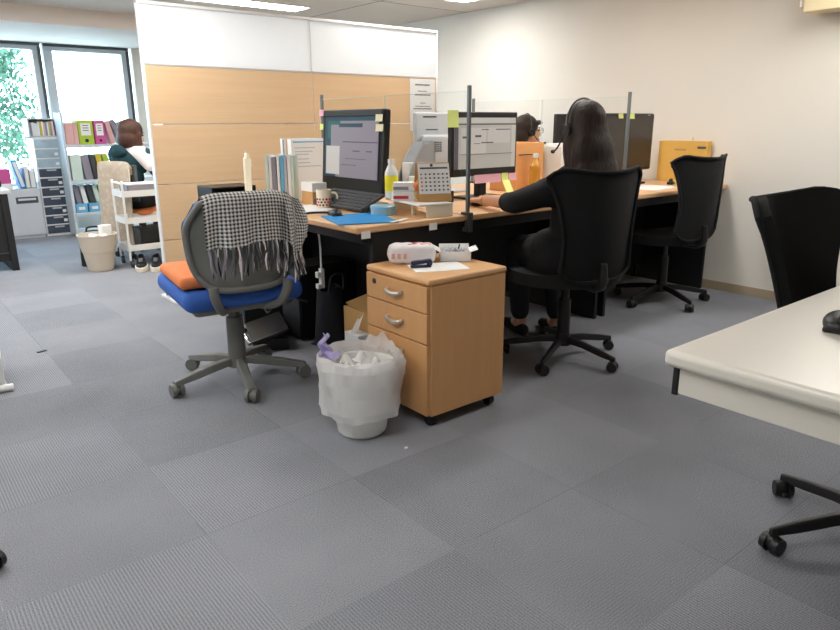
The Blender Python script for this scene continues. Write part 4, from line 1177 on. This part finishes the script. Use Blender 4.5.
# the woman in the middle
WL, WR_ = (2.555, 1.99), R(-22)
def loc_of(x, y, z):
    v = Matrix.Rotation(-WR_, 4, 'Z') @ Vector((x - WL[0], y - WL[1], z)); return v
def hair_long(Mx, e):
    q = lambda x, y, z: Mx @ Vector((x, y, z))
    return [('e', q(0, -.020, .034), (.083, .101, .092), e), ('e', q(0, -.048, -.03), (.090, .074, .11), e),
            ('c', [q(-.070, .0, -.0), q(-.082, -.01, -.10), q(-.085, -.03, -.20)], [.036, .036, .034]),
            ('c', [q(.070, -.0, -.0), q(.088, -.02, -.10), q(.10, -.05, -.22)], [.036, .038, .036]),
            ('e', q(0, -.07, -.12), (.112, .066, .14), e), ('e', q(.006, -.085, -.22), (.126, .058, .14), e), ('e', q(.016, -.10, -.32), (.132, .05, .14), e), ('e', q(.03, -.11, -.40), (.125, .04, .10), e)]
el = loc_of(2.24, 2.08, .778); wr = loc_of(2.345, 2.375, .757)
hd = Matrix.Rotation(-WR_, 3, 'Z') @ Vector((.25, .93, -.05))
arms = [(el, wr, hd, (0, 0, -1), 1, .55),
        ((.25, .06, .70), (.20, .33, .755), (-.1, 1, -.05), (0, 0, -1), -1, .5)]
hc = (.012, .0, 1.09)
wo, WM = person('woman with long dark hair and black clothes seated at the middle desk, seen from behind', (WL[0], WL[1], 0), WR_, hc, R(12), R(-6), arms,
       'cloth_black', .22, 'cloth_navy', hair_long, 'hairblack', [(-.10, .38, .50), (.09, .40, .50)], [(-.05, .44, .085), (.13, .36, .085)], .0055, .845, -.02, [('c', [(-.09, -.0, .52), (-.10, .22, .50)], [.125, .09]), ('c', [(.09, 0, .52), (.10, .22, .50)], [.12, .09]), ('c', [(-.13, .0, .56), (-.15, .10, .40)], [.09, .04])])
# bracelet
bw = wr - hd.normalized() * .01
MB().lathe([(.027, -.004), (.030, 0), (.027, .004), (.0255, 0), (.027, -.004)], bw, 20, hd.to_track_quat('Z', 'Y').to_euler()).build('bracelet', 'kraft', wo)
def headset(label, root, Mx, boom_side=-1):
    t = thing('headset', label, 'headset', root.matrix_basis @ (Mx.translation), 0)
    # world rotation of the head
    A = root.matrix_basis @ Mx
    t.location = A.translation; t.rotation_euler = A.to_euler()
    pts = [(.098 * math.cos(a), -.010, .02 + .112 * math.sin(a)) for a in [i * PI / 12 for i in range(13)]]
    MB().tube(pts, .0048, 8).build('headband', 'greydk', t)
    for sx in (-1, 1):
        MB().cone((sx * .083, -.005, -.01), (sx * .106, -.005, -.01), .030, .025, 20).build('earpad', 'blackpl', t)
    s = boom_side
    MB().tube([(s * .104, -.0, -.015), (s * .106, .05, -.075), (s * .085, .105, -.088)], .0038, 8).ell((s * .08, .112, -.088), (.010, .012, .009), seg=12).build('microphone_boom', 'blackpl', t)
    return t
bpy.context.view_layer.update()
headset('headset with microphone boom worn by the long-haired woman', wo, WM, -1)

# the person behind the acrylic on the far side
def hair_cap(Mx, e):
    q = lambda x, y, z: Mx @ Vector((x, y, z))
    return [('e', q(0, -.022, .038), (.088, .100, .090), e), ('e', q(0, -.055, -.03), (.084, .062, .08), e), ('c', [q(-.068, .078, .062), q(0, .092, .068), q(.068, .078, .062)], [.016, .018, .016])]
dup(ch, (4.10, 3.72, 0), R(200), 'black mesh office chair behind the far desk, under the person with glasses')
op, OM = person('person with dark hair, headset and glasses seen through the acrylic behind the wooden rack', (4.10, 3.72, 0), R(190), (0, .02, 1.055), R(55), R(0),
       [((-.25, .10, .70), (-.20, .32, .77), (.1, 1, 0), (0, 0, -1), 1, .5), ((.25, .10, .70), (.20, .32, .77), (-.1, 1, 0), (0, 0, -1), -1, .5)],
       'cloth_navy', .8, 'cloth_navy', hair_cap, 'hairblack', [(-.10, .36, .5), (.10, .36, .5)], [(-.10, .34, .085), (.10, .34, .085)], .007, .88)
bpy.context.view_layer.update()
headset('black headset on the head behind the acrylic, above the wooden rack', op, OM, 1)
A = op.matrix_basis @ OM
gl = thing('glasses', 'thin dark glasses worn by the person behind the acrylic', 'glasses', A.translation, 0)
gl.rotation_euler = A.to_euler()
b = MB()
for sx in (-1, 1):
    pts = [(sx * .034 + .024 * math.cos(i * PI / 8), .104, .004 + .019 * math.sin(i * PI / 8)) for i in range(17)]
    b.tube(pts, .0022, 6, steps=2); b.tube([(sx * .058, .102, .008), (sx * .08, .05, .008), (sx * .084, .0, .008)], .002, 6)
b.tube([(-.010, .105, .006), (.010, .105, .006)], .002, 6)
b.build('frame', 'eye', gl)

# the far person in teal on a covered chair
fc = thing('office_chair', 'far office chair with a quilted beige cover over its back', 'chair', (1.87, 6.15, 0), R(-62))
star_base(fc, .22, 'greydk', .40)
MB().b6(-.22, .22, -.2, .22, .385, .43, .02, 3).build('seat', 'orange', fc)
MB().b6(-.2, .2, -.215, -.19, .50, .80, .01).b6(-.02, .02, -.24, -.215, .38, .7, .004).build('backrest', 'greydk', fc)
def cover(u, v):
    a = u * 2 - 1
    if v < .12:
        k = v / .12
        return (a * .165, -.185 + .0 - .055 * k, .60 + .215 * k + .01 * (1 - a * a))
    k = (v - .12) / .88
    return (a * (.17 + .01 * k) , -.24 - .04 * k - .012 * math.sin(a * 7) * k, .825 - .02 * a ** 6 - .66 * k + .02 * math.sin(a * 5) * k)
MB().sheet(cover, 24, 30, .014).build('quilted_cover', 'quilt', fc, 60)
def hair_bob(Mx, e):
    q = lambda x, y, z: Mx @ Vector((x, y, z))
    return [('e', q(0, -.02, .035), (.095, .106, .096), e), ('e', q(0, -.045, -.04), (.096, .08, .085), e), ('c', [q(-.08, .0, 0), q(-.084, .01, -.09)], [.028, .028]), ('c', [q(.08, .0, 0), q(.084, .01, -.09)], [.028, .028])]
fp, FM = person('person with a brown bob in a dark teal top seated beyond the partition', (1.80, 6.12, 0), R(-64), (.05, .03, 1.035), R(-8), R(-8),
       [((-.24, .12, .68), (-.17, .33, .74), (.2, 1, .1), (0, 0, -1), 1, .6), ((.24, .12, .68), (.17, .33, .74), (-.2, 1, .1), (0, 0, -1), -1, .6)],
       'cloth_teal', .9, 'cloth_navy', hair_bob, 'hairbrown', [(-.10, .38, .51), (.10, .38, .51)], [(-.1, .36, .085), (.1, .36, .085)], .007, .90, .03)
blob('shawl', [('c', [(.06, -.01, .90), (.15, .01, .88), (.21, .04, .80)], [.055, .068, .062]), ('c', [(.15, .10, .87), (.19, .14, .78)], [.05, .05])], 'cloth_white', fp, .007, 5)
MB().ell((0, -.09, .90), (.09, .045, .06), (R(20), 0, 0)).build('hood', 'cloth_teal', fp)

# ------------------------------------------------------------------ far work area
# desk the far person sits at, hidden behind the partition but for nothing
cart = thing('trolley', 'white three-tier metal trolley beyond the left end of the partition', 'trolley', (1.585, 5.64, 0))
for z, nm in ((.57, 0), (.36, 1), (.14, 2)):
    b = MB(); w, d, hh = .42, .28, .045
    b.b6(0, w, 0, d, z - .004, z, 0)
    b.b6(0, w, 0, .004, z, z + hh, .001).b6(0, w, d - .004, d, z, z + hh, .001).b6(0, .004, 0, d, z, z + hh, .001).b6(w - .004, w, 0, d, z, z + hh, .001)
    b.build('tray', 'whitemetal', cart)
for x in (.008, .412):
    MB().tube([(x, .01, .06), (x, .01, .64), (x, .03, .67), (x, .25, .67), (x, .27, .64), (x, .27, .06)], .009, 8).build('side_frame', 'whitemetal', cart)
for x in (.02, .40):
    for y in (.015, .265):
        MB().cone((x - .01, y, .025), (x + .01, y, .025), .025, .025, 16).b6(x - .012, x + .012, y - .01, y + .01, .04, .065, .002).build('caster', 'bluefile' if y < .1 and x > .1 else 'greydk', cart)
gb = thing('storage_tray', 'grey-green plastic tray on the top tier of the white trolley', 'tray', (1.80, 5.78, .5705))
b = MB().b6(-.16, .17, -.11, .11, 0, .004, 0)
for a in ((-.16, .17, -.11, -.105), (-.16, .17, .105, .11), (-.16, -.155, -.11, .11), (.165, .17, -.11, .11)): b.b6(*a, 0, .085, .001)
b.build('tray_body', 'b_grey', gb)
single('paper_sheet', MB().b6(-.15, .16, -.1, .1, 0, .004, 0).box((0, 0, .006), (.28, .19, .003), (0, 0, .05), 0), 'paper', 'papers lying across the grey tray on the trolley', 'paper', (1.80, 5.78, .656))
db = thing('storage_box', 'dark box on the lower tier of the white trolley', 'box', (1.83, 5.78, .1405))
MB().b6(-.13, .14, -.10, .10, 0, .15, .006).b6(-.135, .145, -.105, .105, .15, .165, .003).build('box_body', 'blackpl', db)
def shoe(label, loc, rz):
    t = thing('shoe', label, 'shoe', loc, rz, 'black shoes on the carpet')
    def up(u, v):
        a = 2 * PI * u
        x = .125 * math.cos(a); w = .044 * math.sin(a) * (1 - .15 * math.cos(a) ** 2)
        k = 1 - .75 * v; hgt = .03 + .08 * v * (1.0 if x < 0 else (1 - x / .2))
        return (x * (1 - .25 * v) - .02 * v, w * (1 - .45 * v), hgt)
    MB().sheet(up, 28, 8, .004).ell((.02, 0, .035), (.1, .04, .03), seg=16).build('upper', 'cloth_black', t, 60)
    def sole(z, k): return [(.13 * k * math.cos(2 * PI * i / 24), .048 * k * math.sin(2 * PI * i / 24)) for i in range(24)]
    MB().prism(sole(0, 1), .038, TR(), .004).build('sole', 'rubber', t)
    MB().box((.035, 0, .085), (.05, .03, .006), (0, R(28), 0), .002).build('laces', 'greydk', t)
    return t
s1 = shoe('black shoe with a white sole, left one of the pair by the trolley', (1.635, 5.53, 0), R(250))
dup(s1, (1.735, 5.47, 0), R(245), 'black shoe with a white sole, right one of the pair, half behind the partition')

wbn = thing('waste_bin', 'beige round waste bin heaped with paper beside the white trolley', 'bin', (1.385, 5.74, 0))
MB().lathe([(0, 0), (.088, 0), (.094, .01), (.118, .15), (.124, .158), (.142, .275), (.148, .28), (.148, .29), (.138, .29), (.114, .15), (.088, .02), (0, .018)], n=40).build('tub', 'bin', wbn)
cp = thing('paper_cup', 'white paper carton standing up in the beige waste bin', 'cup', (1.44, 5.70, .20), R(20))
MB().prism([(-.035, 0), (.035, 0), (.045, .16), (-.045, .16)], .05, TR((0, .025, 0), (PI / 2, 0, 0)), .003).build('carton_body', 'paper', cp)
mb = MB()
for k in range(8):
    a = k * 1.9; r = .02 + .008 * k
    mb.sheet(lambda u, v: (r * math.cos(a) + .07 * (u - .5), r * math.sin(a) + .07 * (v - .5), .255 + .03 * math.sin(3 * u + k) * math.cos(4 * v + a) + .006 * (k % 4)), 6, 6, .001)
single('crumpled_papers', mb, 'paper', 'crumpled white papers filling the beige waste bin', 'paper', (1.385, 5.74, 0))
bb = thing('black_bag', 'small black bag on the floor behind the beige waste bin', 'bag', (1.42, 5.99, 0))
MB().sheet(lambda u, v: ((.12 - .04 * v ** 3) * math.cos(2 * PI * u), (.07 - .04 * v ** 3) * math.sin(2 * PI * u), .27 * v), 24, 8, .004).ell((0, 0, .02), (.11, .085, .02)).ell((0, 0, .26), (.085, .04, .03)).build('bag_body', 'black', bb, 60)
MB().tube([(-.05, 0, .27), (-.04, 0, .31), (.04, 0, .31), (.05, 0, .27)], .008, 8).build('handle', 'black', bb)

# shelf rack by the window
sr = thing('steel_shelf_rack', 'silver steel shelf rack of files below the window', 'shelf', (1.66, 7.62, 0))
RW, RD = 1.0, .27
for x in (0, RW):
    b = MB().b6(x - .012, x + .012, 0, .03, 0, 1.24, .002).b6(x - .012, x + .012, RD - .03, RD, 0, 1.24, .002).b6(x - .010, x + .010, .03, RD - .03, .02, 1.23, .001)
    b.build('side_panel', 'silver', sr)
for z in (.055, .245, .575, .925):
    MB().b6(.012, RW - .012, 0, RD, z - .03, z, .003).build('shelf_board', 'silver', sr)
MB().b6(.012, RW - .012, RD - .006, RD, .30, .32, .001).b6(.012, RW - .012, RD - .006, RD, .75, .77, .001).build('back_rail', 'silver', sr)
def binder(label, x, z, w, h, d, m, grp, tilt=0, hole=True, lab=True, y=7.64):
    t = thing('file_binder', label, 'binder', (x + w / 2, y, z), 0, grp)
    T = (0, tilt, 0)
    up = lambda a, b_, c: (a * math.cos(tilt) + c * math.sin(tilt), b_, -a * math.sin(tilt) + c * math.cos(tilt) + abs(math.sin(tilt)) * w / 2)
    b = MB()
    b.box(up(0, .002, h / 2), (w, .004, h), T, .001).box(up(-w / 2 + .001, d / 2, h / 2), (.003, d, h), T, .001).box(up(w / 2 - .001, d / 2, h / 2), (.003, d, h), T, .001)
    b.build('cover', m, t)
    MB().box(up(0, d / 2 + .004, h / 2), (w - .006, d - .012, h - .01), T, .001).build('pages', 'paper', t)
    if lab:
        l = MB().box(up(0, -.0006, h * .62), (w * .66, .0012, h * .5), T, 0)
        for k in range(3): l.box(up(0, -.0014, h * (.78 - .1 * k)), (w * .4, .0006, h * .03), T, 0, mi='ink')
        l.build('spine_label', 'paper', t)
    if hole:
        p = up(0, -.001, h * .16); MB().cone((p[0], p[1] - .0006, p[2]), (p[0], p[1] + .0005, p[2]), w * .13, w * .13, 14).build('finger_hole', 'black', t)
    return t
g1, g2, g3 = 'binders on the upper rack shelf', 'files on the middle rack shelf', 'files on the lower rack shelf'
binder('pink file at the left end of the upper rack shelf', 1.68, .9255, .075, .215, .22, 'b_pink', g1, 0, False, False)
binder('second pink file on the upper rack shelf, beside the lime binder', 1.757, .9255, .04, .21, .22, 'b_pink', g1, 0, False, False)
binder('lime green binder with a white label on the upper rack shelf', 1.802, .9255, .14, .238, .22, 'b_green', g1)
binder('magenta binder with a white label on the upper rack shelf', 1.955, .9255, .10, .235, .22, 'b_mag', g1)
binder('dull pink file leaning beside the magenta binder', 2.105, .9255, .045, .22, .22, 'b_pink', g1, R(-12), False, False)
binder('grey file leaning at a slant behind the brown bob', 2.205, .9255, .05, .25, .22, 'b_grey', g1, R(-24), False, False)
binder('second grey file leaning at the right of the upper rack shelf', 2.30, .9255, .05, .24, .22, 'greylite', g1, R(-26), False, False)
binder('mint green file at the left of the middle rack shelf', 1.69, .5755, .10, .25, .22, 'b_mint', g2, 0, False, False)
binder('grey file in the middle of the middle rack shelf', 1.815, .5755, .07, .24, .22, 'b_grey', g2, R(-6), False, False)
binder('dark file behind the quilted cover on the middle rack shelf', 1.90, .5755, .04, .25, .22, 'greydk', g2, R(-6), False, False)
binder('yellow file on the middle rack shelf', 1.97, .5755, .05, .25, .22, 'b_yel', g2, R(-10), False, False)
binder('lime file at the right of the middle rack shelf', 2.04, .5755, .05, .25, .22, 'b_green', g2, R(-10), False, False)
for i, (mm, lab) in enumerate((('b_grey', 'grey file at the left of the lower rack shelf'), ('paper', 'white file second on the lower rack shelf'), ('greydk', 'dark grey file on the lower rack shelf'), ('b_mint', 'mint file on the lower rack shelf'), ('b_green', 'lime file on the lower rack shelf behind the trolley'))):
    binder(lab, 1.735 + .062 * i, .2455, .042, .27, .16, mm, g3, R(-9), False, False, 7.72)
for i in range(2):
    k = thing('file_box', ('left light blue open file box at the front of the lower rack shelf', 'right light blue open file box at the front of the lower rack shelf')[i], 'box', (1.735 + .125 * i, 7.64, .2455), 0, 'light blue file boxes')
    MB().b6(-.055, .055, -.012, .06, 0, .09, .003).build('box_body', 'b_lblue', k)
    MB().b6(-.03, .03, -.0132, -.012, .03, .06, 0).build('front_label', 'paper', k)

# drawer tower with papers on top
dt = thing('drawer_tower', 'silver tower of ten smoky letter drawers at the window', 'drawer unit', (1.43, 7.905, 0))
TW, TD, TH = .255, .32, 1.0
MB().b6(0, .012, 0, TD, 0, TH, .002).b6(TW - .012, TW, 0, TD, 0, TH, .002).b6(0, TW, 0, TD, TH - .014, TH, .002).b6(.012, TW - .012, TD - .01, TD, 0, TH, .001).b6(.012, TW - .012, .0, TD, 0, .02, .001).build('frame', 'whitemetal', dt)
for k in range(10):
    z = .024 + k * .0965
    d = MB().b6(.014, TW - .014, -.004, .006, z, z + .082, .003).b6(.016, TW - .016, .006, TD - .02, z + .004, z + .06, .001).build('drawer', 'drawerlight' if k in (7, 8, 9) else 'drawerclear', dt)
    MB().b6(.012, TW - .012, -.002, .01, z + .083, z + .095, .001).build('divider_rail', 'whitemetal', dt)
    MB().b6(TW / 2 - .045, TW / 2 + .045, -.012, -.004, z + .06, z + .076, .003).build('pull_tab', 'greylite', d)
    if k % 3: MB().b6(TW / 2 + .05, TW / 2 + .085, -.0055, -.004, z + .02, z + .05, .001).build('name_label', 'paper', d)
tb = thing('magazine_rack', 'grey box of standing papers on top of the drawer tower', 'box', (1.55, 8.06, TH), 0)
MB().b6(-.14, .14, -.13, .13, 0, .012, .003).b6(-.14, .14, -.13, .13, .17, .185, .005).b6(-.14, -.125, -.13, .13, 0, .18, .006).b6(.125, .14, -.13, .13, 0, .18, .006).b6(-.13, .13, .12, .13, 0, .18, .002).build('casing', 'greylite', tb)
b = MB(); x = -.12
for k in range(13):
    w = random.uniform(.012, .022)
    if x + w > .122: break
    b.b6(x, x + w - .002, -.11, .1, .013, random.uniform(.13, .16), .001, mi=random.choice(['b_pink', 'paper', 'b_grey', 'b_yel', 'paper'])); x += w
b.build('standing_papers', 'paper', tb)

# low steel cabinet with stationery on it
lc = thing('steel_cabinet', 'low pale grey steel cabinet with a dark handle below the window', 'cabinet', (1.05, 7.87, 0))
MB().b6(-.45, .37, 0, .38, .03, .50, .006).b6(-.44, .36, .02, .38, 0, .03, .001).build('body', 'greycab', lc)
MB().b6(.14, .34, -.003, .0, .355, .42, .002).build('handle_recess', 'greydk', lc)
MB().b6(.16, .32, -.012, -.003, .385, .405, .003).build('handle', 'silver', lc)
MB().b6(-.05, .35, -.002, 0, .06, .48, .001).build('door', 'greycab', lc)
def slab(name, label, cat, loc, w, d, h, m, rz=0, tilt=0, bev=.004):
    t = thing(name, label, cat, loc, rz)
    MB().box((0, 0, h / 2 + abs(math.sin(tilt)) * w / 2), (w, d, h), (0, tilt, 0), bev).build('body', m, t)
    return t
bd = thing('ring_folder', 'bright blue folder standing on the low steel cabinet', 'folder', (1.25, 7.98, .50), 0)
MB().box((0, 0, .145), (.05, .22, .28), (0, R(-12), 0), .004).build('cover', 'bluefile', bd)
MB().box((.0, -.108, .145), (.03, .008, .25), (0, R(-12), 0), .001).build('pages', 'paper', bd)
mg2 = thing('stationery_box', 'magenta box at the left end of the low steel cabinet', 'box', (1.12, 7.98, .50), 0)
MB().b6(-.10, .06, -.12, .12, 0, .20, .006).build('box_body', 'b_mag', mg2)
MB().b6(-.10, .06, -.1215, -.12, 0, .06, .001).build('white_band', 'paper', mg2)
gy = thing('letter_rack', 'grey letter rack with papers beside the blue folder', 'rack', (1.345, 7.98, .50), 0)
MB().b6(-.045, .055, -.1, .1, 0, .01, .002).b6(-.045, -.04, -.1, .1, 0, .2, .002).b6(.0, .005, -.1, .1, 0, .2, .002).b6(.05, .055, -.1, .1, 0, .2, .002).build('rack_body', 'b_grey', gy)
MB().b6(-.037, -.003, -.09, .09, .01, .22, .001).b6(.008, .047, -.09, .09, .01, .18, .001).build('papers', 'paper', gy)

# black desk at the left edge
bk = thing('black_side_desk', 'black side desk with a pale top cut by the left edge', 'desk', (.86, 6.14, 0))
MB().b6(-.9, .04, -.0, .6, .605, .635, .004).build('desktop', 'greylite', bk)
MB().b6(-.03, .02, .01, .58, 0, .605, .004).build('end_panel', 'black', bk)
MB().b6(-.88, -.84, .01, .58, 0, .605, .004).build('end_panel', 'black', bk)
MB().b6(-.84, -.03, .02, .04, .08, .605, .003).build('front_panel', 'black', bk)
MB().b6(-.84, -.03, .014, .02, .14, .15, .001).build('trim_line', 'greydk', bk)
pp = thing('printer', 'dark flat device on the pale-topped black side desk', 'printer', (.66, 6.44, .635))
MB().b6(-.22, .21, -.16, .16, .012, .07, .012).build('casing', 'blackpl', pp)
for x in (-.18, .17):
    for y in (-.13, .13): MB().cone((x, y, 0), (x, y, .014), .012, .012, 10).build('foot', 'blackpl', pp)
MB().b6(-.15, .15, -.163, -.16, .03, .045, .001).build('slot', 'greydk', pp)

# outdoors
struct('trim_outside_ground', MB().b6(-6, 10, Y1 + .13, 20, -.4, -.3, 0), 'outside')
def tree(label, loc, rad, n, hgt):
    t = thing('tree', label, 'tree', loc, 0, 'trees outside the window')
    MB().tube([(0, 0, 0), (.05, .02, hgt * .4), (-.03, 0, hgt * .8)], [.09, .07, .03], 10).tube([(.04, .02, hgt * .4), (.3, .1, hgt * .7)], [.04, .015], 8).tube([(.04, .02, hgt * .4), (-.35, -.1, hgt * .75)], [.04, .015], 8).build('trunk', 'bark', t)
    bm = bmesh.new(); rnd = random.Random(len(label))
    cl = [(rnd.gauss(0, rad * .45), rnd.gauss(0, rad * .4), hgt * rnd.uniform(.35, 1.05)) for _ in range(22)]
    for _ in range(n):
        c = rnd.choice(cl); p = Vector((c[0] + rnd.gauss(0, rad * .2), c[1] + rnd.gauss(0, rad * .2), c[2] + rnd.gauss(0, rad * .2)))
        q = Euler((rnd.uniform(0, 6), rnd.uniform(0, 6), rnd.uniform(0, 6))).to_matrix(); s = rnd.uniform(.03, .06)
        bm.faces.new([bm.verts.new(p + q @ Vector(v) * s) for v in ((-1, 0, 0), (0, -.5, .1), (1, 0, 0), (0, .5, .1))])
    o = MB(); o.bm.free(); o.bm = bm
    o.build('foliage', 'leaf', t)
    return t
tree('bushy green tree outside the left window pane', (1.6, 12.2, -.3), .8, 5600, 3.0)
tree('green tree further left outside the window', (-.9, 13.2, -.3), .9, 4500, 3.2)
